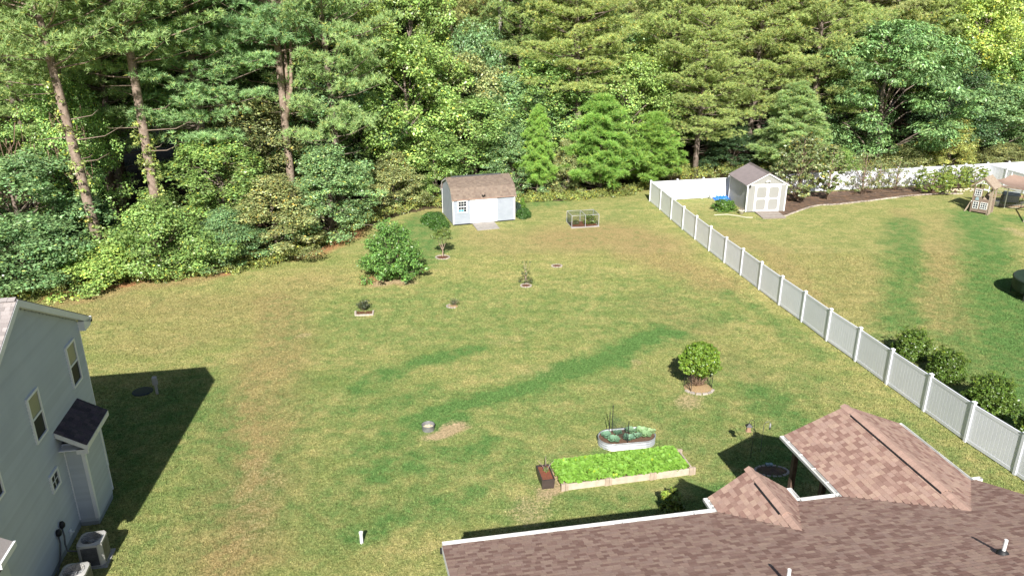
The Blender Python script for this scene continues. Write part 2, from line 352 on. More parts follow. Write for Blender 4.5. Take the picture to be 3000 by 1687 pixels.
    a_ = r.rand(n) * 2 * pi; w_ = (.010 + .012 * r.rand(n)) * (.7 + yy / 40); h_ = .03 + .045 * r.rand(n); B = np.stack([xx, yy, zz], 1); dx = np.stack([np.cos(a_) * w_, np.sin(a_) * w_, 0 * w_], 1)
    ln = np.stack([r.normal(size=n) * .03, r.normal(size=n) * .03, h_], 1)
    V2 = np.stack([B - dx, B + dx, B + ln], 1).reshape(-1, 3)
    gm = npmesh('grass', V2, np.arange(3 * n).reshape(-1, 3), np.ones((3 * n, 3)), m)
    for nm, L_ in (('lush', LUSH), ('bare', BARE), ('brown', BROWN), ('straw', STRAW)):
        at_ = gm.attributes.new(nm, 'FLOAT', 'POINT'); at_.data.foreach_set('value', np.repeat(samp(field(X, Y, L_)), 3).astype('f'))
    link('grass', gm, kind='stuff')
    # forest floor: one sheet out to the horizon
    fm = mat('litter', (.09, .06, .04), (.14, .095, .06), 1.2, .95, .8, 12, bdist=.08, mix2=(.05, .06, .025), scale2=.25, spec=.1)
    xs = np.array([-900, -300, -120, *np.arange(-60, 81, 4), 120, 300, 900.]); ys = np.array([-300, -60, *np.arange(0, 100, 3), 140, 300, 900.])
    X, Y = np.meshgrid(xs, ys); q = (65.2 - Y) / 45.7; Z = np.where((q > 0) & (q < 1), 1.6 * q * (q - 1), 0) - .05
    V = np.stack([X, Y, Z], -1).reshape(-1, 3); i = np.arange(len(xs) * len(ys)).reshape(len(ys), len(xs))
    F = np.stack([i[:-1, :-1], i[:-1, 1:], i[1:, 1:], i[1:, :-1]], -1).reshape(-1, 4)
    tag(link('forest_floor', npmesh('forest_floor', V, F, np.ones((len(V), 3)), fm)), kind='structure')
ground()
def sheet(name, pts, dz, m, sub=None, kind='structure', parent=None):
    """flat sheet on the ground from a world outline, laid as a fan"""
    cx = sum(p[0] for p in pts) / len(pts); cy = sum(p[1] for p in pts) / len(pts)
    mb = MB(); vs = [(cx, cy, gz(cx, cy) + dz)] + [(p[0], p[1], gz(p[0], p[1]) + dz - .03) for p in pts]
    vs = [vs[0]] + [(cx + (p[0] - cx) * .93, cy + (p[1] - cy) * .93, gz(p[0], p[1]) + dz) for p in pts] + vs[1:]
    n = len(pts); fs = [(0, 1 + k, 1 + (k + 1) % n) for k in range(n)] + [(1 + k, 1 + n + k, 1 + n + (k + 1) % n, 1 + (k + 1) % n) for k in range(n)]
    mb.add(vs, fs); o = mb.build(name, m, parent, smooth=True)
    if kind: o['kind'] = kind
    return o
random.seed(3)
# mulch bed by the back fence of the right-hand yard
mp = [bp(*p) for p in [(2290, 634), (2345, 618), (2400, 604), (2450, 602), (2540, 592), (2600, 583), (2700, 574), (2800, 570)]]
strip = [(p.x, p.y) for p in mp] + [(44.5, 69.6), (45.0, 72.2), (38, 70.9), (30, 69.1), (24, 67.7), (21.8, 66.6), (22.6, 62.4)]
mbb = MB()
front = [(p.x, p.y) for p in mp]; back = [(22.6, 67.3), (24.3, 67.7), (26.5, 68.2), (28.5, 68.7), (31.5, 69.3), (34, 69.9), (38, 70.8), (43, 72.0)]
for i in range(len(front) - 1):
    a, b2, c2, d2 = front[i], front[i + 1], back[i + 1], back[i]
    for k in range(4):
        f = lambda p, q, t: (p[0] + (q[0] - p[0]) * t, p[1] + (q[1] - p[1]) * t)
        P = [f(a, d2, k / 4), f(b2, c2, k / 4), f(b2, c2, (k + 1) / 4), f(a, d2, (k + 1) / 4)]
        mbb.add([(p[0], p[1], gz(*p) + .06 + .02 * ((i + k) % 2)) for p in P], [(0, 1, 2, 3)])
tag(mbb.build('mulch_bed', M['darkmulch']), kind='structure')

# ================================================================== SHINGLES
UNIT = {}
def unit_shingle(m):
    if m.name not in UNIT:
        mb = MB().hexa([(0, 0, 0), (1, 0, 0), (1, 1, 0), (0, 1, 0), (0, 0, 1), (1, 0, 1), (1, 1, .3), (0, 1, .3)])
        UNIT[m.name] = mb.mesh('shingle', m)
    return UNIT[m.name]
BUDGET = {}
def shingle_slope(parent, A, u, v, length, lo_hi, m, tones, e=.152, wr=(.12, .27), th=.012, limit=None, seed=1):
    """A: eave corner (local), u along the eave, v up the slope; lo_hi(v)->(u0,u1)"""
    rnd = random.Random(seed); A = Vector(A); u = Vector(u).normalized(); v = Vector(v).normalized(); n = u.cross(v).normalized()
    if n.z < 0: n = -n
    R = Matrix.Identity(3); R.col[0] = u; R.col[1] = v; R.col[2] = n
    tabs = []; k = 0
    while k * e < length - .02:
        a, b = lo_hi((k + .5) * e); x = a; k0 = min(e * 1.02, length - k * e); last = None
        while x < b - .03:
            wdt = rnd.uniform(*wr); x1 = min(x + wdt, b)
            if b - x1 < .06: x1 = b
            t = rnd.choice(tones)
            if t == last: t = rnd.choice(tones)
            last = t; f = rnd.uniform(.93, 1.06); lift = rnd.choice([0, 0, .004])
            tabs.append((x + .002, x1 - .002, k * e, k0, th + lift, (t[0] * f, t[1] * f, t[2] * f))); x = x1
        k += 1
    pw = parent.matrix_world if parent else Matrix()
    if parent: bpy.context.view_layer.update(); pw = parent.matrix_world.copy()
    sc = []
    for i, tb in enumerate(tabs):
        c = pw @ (A + u * (tb[0] + tb[1]) / 2 + v * (tb[2] + .07)); px, py = pj(*c)
        d = (Vector((0, 0, CAMH)) - c).length
        ins = -10 < px < 3010 and -10 < py < 1697
        sc.append((0 if ins else 1, d / max(.05, tb[1] - tb[0]) ** .5, i))
    return dict(parent=parent, A=A, u=u, v=v, n=n, R=R, tabs=tabs, sc=sc, m=m)
def place_shingles(slopes, limit, stuffname='roof_shingles'):
    allsc = sorted((s + (j,) for j, sl in enumerate(slopes) for s in sl['sc']))
    single = {(s[3], s[2]) for s in allsc[:limit] if s[0] == 0}
    groups = {}
    for j, sl in enumerate(slopes):
        A, u, v, n, R = sl['A'], sl['u'], sl['v'], sl['n'], sl['R']
        fl = u.cross(v).dot(n) < 0; R = Matrix.Identity(3); R.col[0] = -u if fl else u; R.col[1] = v; R.col[2] = n; q = R.to_quaternion()
        for i, (x0, x1, y, h, th, c) in enumerate(sl['tabs']):
            if (j, i) in single:
                o = link('shingle', unit_shingle(sl['m']), sl['parent'], loc=A + u * (x1 if fl else x0) + v * y, color=c, scale=(x1 - x0, h, th))
                o.rotation_mode = 'QUATERNION'; o.rotation_quaternion = q
            else:
                mb = groups.setdefault((id(sl['parent']), sl['m'].name), (MB(), sl['parent'], sl['m']))[0]
                P = []
                for (a, b, t) in ((x0, y, 0), (x1, y, 0), (x1, y + h, 0), (x0, y + h, 0), (x0, y, th), (x1, y, th), (x1, y + h, th * .3), (x0, y + h, th * .3)):
                    P.append(A + u * a + v * b + n * t)
                mb.add(P, [(4, 5, 6, 7), (0, 1, 5, 4), (1, 2, 6, 5), (3, 0, 4, 7)], c)
    for mb, par, m in groups.values():
        mb.build(stuffname, m, par, kind='stuff')
TONE_S = [(1, 1, 1), (1.1, 1.08, 1.06), (.92, .9, .9), (1.03, 1.02, 1), (.85, .82, .82)]
TONE = [(1.06, 1.07, 1.05), (1.0, 1.0, 1.0), (1.02, 1.0, .98), (.84, .79, .78), (.74, .67, .66), (1.12, 1.15, 1.1), (.70, .62, .61), (.92, .88, .87), (1.05, 1.05, 1.0)]

# ================================================================== NEAR HOUSE (bottom right)
ROT = radians(10.6)
RISEP, RISES = .92, .86
EVW = 4.4; NF = (16.9 - EVW) / 14.2          # eave height above the lawn, and the size that goes with it
O2 = bz(1296, 1590, EVW) + Vector((.02, -.12, 0))
nh = thing('house', 'single storey house with brown shingle roof filling the bottom right corner', 'house', (O2.x, O2.y, EVW - 2.7 * NF), ROT)
nh.scale = (NF, NF, NF)
EZ, SL, RD = 2.7, .39, 8.0
W = 16.7
sl_main = shingle_slope(nh, (-.02, -.01, EZ + .02), (1, 0, 0), (0, -1, SL), RD * hypot(1, SL), lambda t: (0, W + .04), M['shingle'], TONE, seed=2)
k1 = hypot(2.2, RISEP)
def porchL(t):                        # x12.13 -> 14.33, from y=3.5 down to the valley
    f = t / k1; return (0, 3.5 + 2.3 * f)
sl_p1 = shingle_slope(nh, (12.13, 3.5, EZ + .02), (0, -1, 0), (2.2, 0, RISEP), k1, porchL, M['shingle'], TONE, seed=3)
sl_p2 = shingle_slope(nh, (16.53, 3.5, EZ + .02), (0, -1, 0), (-2.2, 0, RISEP), k1, porchL, M['shingle'], TONE, seed=4)
k2 = hypot(1.28, RISES)
def smallL(t): f = t / k2; return (0, .7 + 2.15 * f)
sl_s1 = shingle_slope(nh, (8.09, .7, EZ + .02), (0, -1, 0), (1.28, 0, RISES), k2, smallL, M['shingle'], TONE, seed=5)
sl_s2 = shingle_slope(nh, (10.65, .7, EZ + .02), (0, -1, 0), (-1.28, 0, RISES), k2, smallL, M['shingle'], TONE, seed=6)
place_shingles([sl_main, sl_p1, sl_p2, sl_s1, sl_s2], 300)
# decks under the shingles
mb = MB(); th = .12
zr = EZ + SL * RD
mb.hexa([(0, 0, EZ - th), (W, 0, EZ - th), (W, -RD, zr - th), (0, -RD, zr - th), (0, 0, EZ), (W, 0, EZ), (W, -RD, zr), (0, -RD, zr)])
mb.hexa([(0, -RD, zr - th), (W, -RD, zr - th), (W, -2 * RD, EZ - th), (0, -2 * RD, EZ - th), (0, -RD, zr), (W, -RD, zr), (W, -2 * RD, EZ), (0, -2 * RD, EZ)])
for (xa, xb, ya, yb, rise) in ((12.13, 16.53, 3.49, -2.3, RISEP), (8.09, 10.65, .69, -2.15, RISES)):
    xm = (xa + xb) / 2
    for x in (xa, xb):
        P = [(x, ya, EZ), (xm, ya, EZ + rise), (xm, yb, EZ + rise), (x, 0.02, EZ)]
        mb.hexa([(p[0], p[1], p[2] - .1) for p in P] + P)
mb.build('roof_deck', M['shingle'], nh)
# gable end fascias
for (xa, xb, ya, rise) in ((12.13, 16.53, 3.5, RISEP), (8.09, 10.65, .7, RISES)):
    xm = (xa + xb) / 2; g = MB()
    g.bar((xa + .02, ya - .03, EZ - .12), (xm, ya - .03, EZ + rise - .12), .03, .17); g.bar((xb - .02, ya - .03, EZ - .12), (xm, ya - .03, EZ + rise - .12), .03, .17)
    g.build('rake_board', M['whitepaint'], nh)
    g = MB(); g.add([(xa + .3, ya - .3, EZ), (xb - .3, ya - .3, EZ), (xm, ya - .3, EZ + rise - .15), (xa + .3, ya - .38, EZ), (xb - .3, ya - .38, EZ), (xm, ya - .38, EZ + rise - .15)], [(0, 1, 2), (5, 4, 3), (0, 3, 4, 1), (1, 4, 5, 2), (2, 5, 3, 0)]); g.build('gable_wall', M['wallbrown'], nh)
# ridge caps, and ridge vents coloured black for their shadow side
def cap_mesh(wd, sl):
    return MB().add([(-wd, 0, -wd * sl), (0, 0, 0), (wd, 0, -wd * sl), (wd, .26, -wd * sl + .012), (0, .26, .012), (-wd, .26, -wd * sl + .012), (-wd, 0, -wd * sl - .02), (wd, 0, -wd * sl - .02), (0, 0, -.02)],
                    [(0, 1, 4, 5), (1, 2, 3, 4), (0, 6, 8, 1), (1, 8, 7, 2)]).mesh('ridge_cap', M['shingle'])
rnd = random.Random(9)
for (xm, y0, y1, z, wd, sl, v0, v1) in ((14.33, 3.5, -2.45, EZ + RISEP, .17, .42, 2.95, -1.45), (9.37, .7, -2.25, EZ + RISES, .15, .67, .1, -1.35)):
    cm = cap_mesh(wd, sl); y = y1
    while y < y0 - .1:
        t = rnd.uniform(.98, 1.18); up = .07 if v1 < y + .1 < v0 else .035
        link('ridge_cap', cm, nh, loc=(xm, y, z + up), color=(t, t * .99, t * .97)); y += .2
    g = MB()
    for sg in (-1, 1):
        g.hexa([(xm + sg * .02, v1, z + .03), (xm + sg * (wd + .03), v1, z - (wd + .03) * sl + .02), (xm + sg * (wd + .03), v0, z - (wd + .03) * sl + .02), (xm + sg * .02, v0, z + .03),
                (xm + sg * .02, v1, z + .055), (xm + sg * (wd + .03), v1, z - (wd + .03) * sl + .055), (xm + sg * (wd + .03), v0, z - (wd + .03) * sl + .055), (xm + sg * .02, v0, z + .055)])
    g.build('ridge_vent', M['black'], nh)
# gutters: open troughs
def gutter(a, b, side, parent, m, name='gutter', wd=.12, ht=.1):
    a = Vector(a); b = Vector(b); d = (b - a).normalized(); o = Vector(side).normalized(); g = MB()
    z = Vector((0, 0, 1))
    def slab(p, q, t, h, off):
        c = a + off
        g.hexa([a + p, b + p, b + q, a + q, a + p + z * h, b + p + z * h, b + q + z * h, a + q + z * h])
    slab(o * 0, o * wd, 0, .012, Vector())                                    # floor
    g.hexa([a + o * wd, b + o * wd, b + o * (wd + .012), a + o * (wd + .012), a + o * wd + z * ht, b + o * wd + z * ht, b + o * (wd + .02) + z * ht, a + o * (wd + .02) + z * ht])
    g.hexa([a - o * .012, b - o * .012, b, a, a - o * .012 + z * ht, b - o * .012 + z * ht, b + z * ht, a + z * ht])
    for p in (a, b):
        g.hexa([p - d * .006, p + d * .006, p + d * .006 + o * wd, p - d * .006 + o * wd, p - d * .006 + z * ht, p + d * .006 + z * ht, p + d * .006 + o * wd + z * ht, p - d * .006 + o * wd + z * ht])
    return g.build(name, m, parent)
gzz = EZ - .09
M['gutter'] = mat('gutter', (.72, .72, .71), (.55, .54, .51), 2.5, .6)
gs = [gutter((0, .02, gzz), (8.09, .02, gzz), (0, 1, 0), nh, M['gutter'], wd=.15),
      gutter((10.62, .02, gzz), (12.1, .02, gzz), (0, 1, 0), nh, M['gutter'], wd=.15),
      gutter((12.11, 3.5, gzz), (12.11, .02, gzz), (-1, 0, 0), nh, M['gutter']),
      gutter((16.55, 3.5, gzz), (16.55, .02, gzz), (1, 0, 0), nh, M['gutter'], wd=.1),
      gutter((8.07, .7, gzz), (8.07, .18, gzz), (-1, 0, 0), nh, M['gutter']),
      gutter((10.67, .7, gzz), (10.67, .02, gzz), (1, 0, 0), nh, M['gutter'], wd=.14),
      gutter((16.66, .02, gzz), (16.98, .02, gzz), (0, 1, 0), nh, M['gutter'])]
br = MB().box(-.012, .012, -.01, .14, 0, .02).mesh('gutter_bracket', M['whitepaint'])
for y in (3.1, 2.3, 1.5, .75): link('gutter_bracket', br, gs[2], loc=(12.12, y, gzz + .1), rot=(0, 0, pi / 2))
for y in (.55, .3): link('gutter_bracket', br, gs[4], loc=(8.08, y, gzz + .1), rot=(0, 0, pi / 2))
for x in (2.6, 5.2, 7.4): link('gutter_bracket', br, gs[0], loc=(x, .02, gzz + .1))
MB().box(-.08, .02, -.06, .04, gzz - .12, gzz + .02).build('gutter_elbow', M['black'], nh)
MB().hexa([(-.03, 0, EZ - .18), (0, 0, EZ - .18), (0, -RD, zr - .18), (-.03, -RD, zr - .18), (-.03, 0, EZ + .005), (0, 0, EZ + .005), (0, -RD, zr + .005), (-.03, -RD, zr + .005)]).build('rake_board', M['whitepaint'], nh)
MB().hexa([(W, 0, EZ - .18), (W + .03, 0, EZ - .18), (W + .03, -RD, zr - .18), (W, -RD, zr - .18), (W, 0, EZ + .005), (W + .03, 0, EZ + .005), (W + .03, -RD, zr + .005), (W, -RD, zr + .005)]).build('rake_board', M['whitepaint'], nh)
# walls
MB().box(.35, W - .35, -2 * RD + .4, -.42, -2.7, EZ - .1).build('wall', M['wallbrown'], nh)
MB().box(8.35, 10.4, -.44, .42, -2.7, EZ - .1).build('bay_wall', M['wallbrown'], nh)
MB().box(12.2, 16.45, -.4, 3.3, -2.7, -.95).build('porch_floor', M['shadeslab'], nh)  # slab coloured near black for the shade under the porch roof
for x in (12.42, 14.3, 16.2): MB().box(x - .08, x + .08, 3.02, 3.18, -.95, EZ - .1).build('porch_post', M['darkwood'], nh)
for y in (1.4, -.3): MB().box(12.34, 12.5, y - .08, y + .08, -.95, EZ - .1).build('porch_post', M['darkwood'], nh)
MB().box(12.3, 12.5, -.4, 3.2, EZ - .36, EZ - .12).box(12.3, 16.4, 3.0, 3.2, EZ - .36, EZ - .12).build('porch_beam', M['darkwood'], nh)
MB().box(12.36, 12.46, -.3, 3.0, -.1, -.02).build('porch_rail', M['darkwood'], nh)
d = MB().box(10.75, 11.7, -.42, -.36, .1, 2.15).build('door', M['glass'], nh)
MB().box(10.66, 10.75, -.41, -.33, .05, 2.2).box(11.7, 11.79, -.41, -.33, .05, 2.2).box(10.66, 11.79, -.41, -.33, 2.2, 2.28).build('door_frame', M['whitepaint'], nh)
# vent pipes
def vpipe(x, y, h=.42):
    z = EZ - SL * y
    p = MB(); p.tube([(x, y, z - .05), (x, y, z + h)], .042, 14); o = p.build('vent_pipe', M['whitepaint'], nh, smooth=False)
    q = MB(); q.lathe([(.14, z - .02), (.13, z + .06), (.06, z + .12), (.046, z + .13)], 16, (x, y)); q.build('pipe_flashing', M['black'], o, smooth=True)
vpipe(12.63, -5.12); vpipe(7.2, -5.08)

# ================================================================== LEFT HOUSE
lh = thing('house', 'two storey grey sided house seen from its gable end at the left edge', 'house', (-15.36, 24.97, -.1), radians(10.79))
# local: +x out of the gable wall, -y towards the camera. ridge at y=-4.15
YR = -4.45; sl = .525; HR = 8.78; OV = .2; YF = -10.5; YB = .5
Y0, Y1 = -.14, -9.75
def gtop(y): return 8.5 - sl * abs(y - YR) - .08
course = .118; z = .32; k = 0
while z < 8.5:
    zt = z + course
    half = (HR - .2 - zt) / sl
    a = min(Y0, YR + half); b = max(Y1, YR - half)
    if a - b > .1:
        MB().hexa([(-.02, b, z), (.034, b, z), (.034, a, z), (-.02, a, z), (-.02, b, zt + .004), (.006, b, zt + .004), (.006, a, zt + .004), (-.02, a, zt + .004)]).build('siding_board', M['siding'], lh, color=(random.uniform(.93, 1.02),) * 3)
    z = zt
wz0, wz1 = HR - .2 + sl * (YR - Y0), HR - .2 - sl * (YR - Y1)
MB().add([(-.03, Y0, 0), (-.03, Y1, 0), (-.03, Y1, wz1), (-.03, YR, HR - .2), (-.03, Y0, wz0), (-10, Y0, 0), (-10, Y1, 0), (-10, Y1, wz1), (-10, YR, HR - .2), (-10, Y0, wz0)],
         [(0, 1, 2, 3, 4), (9, 8, 7, 6, 5), (0, 4, 9, 5), (1, 6, 7, 2)]).build('wall', M['siding'], lh)
MB().box(-10, -.01, Y1 + .02, Y0 - .02, -.4, .34).box(-.01, .012, Y1 + .02, Y0 - .02, -.4, .33).build('foundation', M['foundation'], lh)
MB().box(-.09, .035, Y0 - .02, Y0 + .03, .32, wz0 - .1).build('corner_trim', M['trim'], lh)
MB().box(-.09, .035, Y1 - .03, Y1 + .02, .32, wz1 - .1).build('corner_trim', M['trim'], lh)
# roof
def rz_(y): return HR - sl * abs(y - YR)
mb = MB()
for ye in (YB, YF):
    P = [(OV, ye, rz_(ye)), (OV, YR, HR), (-10.3, YR, HR), (-10.3, ye, rz_(ye))]
    mb.hexa([(p[0], p[1], p[2] - .13) for p in P] + P)
mb.build('roof_deck', M['shinglepale'], lh)
kk = lambda ye: abs(ye - YR) * hypot(1, sl)
pt = [(1.15, 1.15, 1.14), (1, 1, 1), (1.06, 1.05, 1.05), (.9, .89, .89), (1.22, 1.22, 1.22)]
s1 = shingle_slope(lh, (-10.3, YF, rz_(YF) + .004), (1, 0, 0), (0, 1, sl), kk(YF), lambda t: (0, 10.32 + OV), M['shinglepale'], pt, seed=12)
s2_ = shingle_slope(lh, (-10.3, YB, rz_(YB) + .004), (1, 0, 0), (0, -1, sl), kk(YB), lambda t: (0, 10.32 + OV), M['shinglepale'], pt, seed=13)
place_shingles([s1, s2_], 200)
cm = MB().add([(0, -.16, -.07), (0, 0, 0), (0, .16, -.07), (.26, .16, -.055), (.26, 0, .015), (.26, -.16, -.055)], [(0, 5, 4, 1), (1, 4, 3, 2)]).mesh('ridge_cap', M['shinglepale'])
x = -3.0
while x < OV - .2: link('ridge_cap', cm, lh, loc=(x, YR, HR + .05), color=(1.05, 1.05, 1.05)); x += .21
for ye in (YB, YF):
    MB().hexa([(OV, ye, rz_(ye) - .24), (OV + .03, ye, rz_(ye) - .24), (OV + .03, YR, HR - .24), (OV, YR, HR - .24), (OV, ye, rz_(ye) - .02), (OV + .03, ye, rz_(ye) - .02), (OV + .03, YR, HR - .02), (OV, YR, HR - .02)]).build('rake_board', M['trim'], lh)
    MB().hexa([(0, ye, rz_(ye) - .22), (OV, ye, rz_(ye) - .22), (OV, YR, HR - .22), (0, YR, HR - .22), (0, ye, rz_(ye) - .14), (OV, ye, rz_(ye) - .14), (OV, YR, HR - .14), (0, YR, HR - .14)]).build('soffit', M['trim'], lh)
e_ = YB - .04; zb_ = rz_(YB) - .3
MB().hexa([(0, Y0, zb_), (OV + .03, Y0, zb_), (OV + .03, e_, zb_), (0, e_, zb_), (0, Y0, zb_ + .36), (OV + .03, Y0, zb_ + .36), (OV + .03, e_, zb_ + .24), (0, e_, zb_ + .24)]).build('eave_return', M['trim'], lh)
MB().box(-10.2, -.02, Y0, e_, zb_, zb_ + .06).build('eave_soffit', M['trim'], lh)
gutter((-10.3, YB - .01, zb_ + .16), (OV + .04, YB - .01, zb_ + .16), (0, 1, 0), lh, M['trim'])
MB().box(OV - .08, OV + .045, YB - .0, YB + .13, zb_ + .06, zb_ + .2).build('gutter_elbow', M['black'], lh)
MB().tube([(-.12, .1, zb_), (-.12, .04, zb_ - .25), (-.12, .0, zb_ - .45)], .035, 8).build('downspout', M['black'], lh)
# windows
def window(parent, y0, y1, z0, z1, x=.0, split=True, grid=False, lit=True, fm='trim', axis='x'):
    """frame on plane x; y0<y1"""
    f = .075
    g = MB(); g.box(x, x + .085, y0, y1, z0, z0 + f).box(x, x + .085, y0, y1, z1 - f, z1).box(x, x + .083, y0, y0 + f, z0 + f, z1 - f).box(x, x + .083, y1 - f, y1, z0 + f, z1 - f)
    zm = (z0 + z1) / 2
    if split: g.box(x, x + .075, y0 + f, y1 - f, zm - .03, zm + .03)
    wdw = g.build('window', M[fm], parent)
    if grid:
        ym = (y0 + y1) / 2; MB().box(x + .045, x + .062, ym - .01, ym + .01, z0 + f, z1 - f).box(x + .045, x + .062, y0 + f, y1 - f, zm - .01, zm + .01).build('muntin', M[fm], wdw)
        MB().box(x + .01, x + .044, y0 + f, y1 - f, z0 + f, z1 - f).build('pane', M['glass'], wdw)
    else:
        MB().box(x + .01, x + .052, y0 + f, y1 - f, zm + .03, z1 - f).build('pane', M['glasslit'] if lit else M['glass'], wdw, label='pale pane with lowered blind behind it')
        MB().box(x + .01, x + .042, y0 + f, y1 - f, z0 + f, zm - .03).build('pane', M['glass'], wdw)
    return wdw
g_ = .1
window(lh, -1.68, -.82, 4.28 + g_, 5.83 + g_); window(lh, -5.06, -4.2, 4.18 + g_, 5.72 + g_)
window(lh, -4.84, -4.19, 2.24 + g_, 2.86 + g_, split=False, grid=True); window(lh, -8.2, -7.42, 4.15 + g_, 5.7 + g_)
# bump-out with its small roof coloured dark for the shade of the house
bx, ya, yb = .6, -1.8, -3.42
z = .35
while z < 3.2:
    zt = z + course
    MB().hexa([(.02, yb - .024, z), (bx + .024, yb - .024, z), (bx + .024, ya + .024, z), (.02, ya + .024, z), (.02, yb - .006, zt), (bx + .006, yb - .006, zt), (bx + .006, ya + .006, zt), (.02, ya + .006, zt)]).build('siding_board', M['siding'], lh, color=(random.uniform(.93, 1.02),) * 3)
    z = zt
MB().box(.01, bx, yb, ya, .2, 3.3).build('bay_wall', M['siding'], lh)
MB().box(.01, bx - .01, yb + .01, ya - .01, -.4, .35).build('bay_foundation', M['foundation'], lh)
MB().box(bx - .07, bx + .045, yb - .045, yb + .08, .33, 3.2).build('corner_trim', M['trim'], lh)
MB().box(bx - .07, bx + .04, ya - .03, ya + .045, .33, 3.2).build('corner_trim', M['trim'], lh)
MB().box(.02, .06, yb - .05, yb - .02, .33, 3.3).build('corner_trim', M['trim'], lh)
P = [(.02, yb - .38, 3.98), (.02, ya + .22, 3.98), (.9, ya + .22, 3.42), (.9, yb - .38, 3.42)]
MB().hexa([(p[0], p[1], p[2] - .1) for p in P] + P).build('bay_roof_deck', M['shingleshaded'], lh)
s3 = shingle_slope(lh, (.92, yb - .4, 3.415), (0, 1, 0), (-.9, 0, .57), hypot(.9, .57), lambda t: (0, ya - yb + .64), M['shingleshaded'], [(1, 1, 1), (1.3, 1.2, 1.2), (.8, .8, .85), (1.1, 1, 1.1)], seed=20)
place_shingles([s3], 60, 'bay_roof_shingles')
MB().box(.88, .93, yb - .4, ya + .24, 3.22, 3.40).build('fascia', M['whitepaint'], lh)
MB().hexa([(.03, yb - .4, 3.76), (.88, yb - .4, 3.22), (.88, yb - .36, 3.22), (.03, yb - .36, 3.76), (.03, yb - .4, 3.94), (.88, yb - .4, 3.40), (.88, yb - .36, 3.40), (.03, yb - .36, 3.94)]).build('fascia', M['whitepaint'], lh)
MB().box(.02, .88, yb - .36, ya + .2, 3.2, 3.24).build('soffit', M['trim'], lh)
MB().box(.55, .9, yb - .39, yb - .3, 3.08, 3.24).build('eave_return', M['whitepaint'], lh)
# utility fittings on the wall
def conduit(pts, y, z):
    o = MB().lathe([(0, .0), (.09, .01), (.1, .08), (.06, .13), (0, .14)], 12).build('line_cover', M['black'], lh, smooth=True)
    o.location = (.03, y, z); o.rotation_euler = (0, pi / 2, 0); o.scale = (1.35, 1, 1)
    MB().tube(pts, .028, 8).build('insulated_pipe', M['darkmetal'], lh, smooth=True)
conduit([(.06, -4.86, 1.1), (.09, -4.9, .8), (.1, -5.0, .55), (.16, -5.1, .36), (.5, -5.05, .25), (1.0, -5.0, .2)], -4.86, 1.2)
conduit([(.06, -5.2, 1.0), (.08, -5.24, .8), (.08, -5.4, .5), (.09, -5.6, .3), (.12, -6.0, .16), (.6, -6.4, .15), (1.0, -6.5, .15)], -5.2, 1.15)
MB().box(.03, .06, -4.42, -4.26, .42, .62).box(.06, .16, -4.36, -4.32, .5, .54).build('spigot', M['trim'], lh)
# the side bay at the frame edge, roof coloured pale for sun on it
P = [(.02, -9.7, 4.0), (.02, -8.8, 4.0), (.64, -8.8, 3.62), (.64, -9.7, 3.62)]
MB().hexa([(p[0], p[1], p[2] - .08) for p in P] + P).build('side_bay_roof', M['shinglepale'], lh)
MB().box(.64, .7, -9.7, -8.78, 3.46, 3.62).build('side_bay_fascia', M['trim'], lh)
MB().box(.02, .62, -9.7, -8.9, 3.36, 3.46).build('side_bay_soffit', M['black'], lh)
MB().box(.02, .5, -9.7, -9.05, -.4, 3.36).build('side_bay_wall', M['siding'], lh)

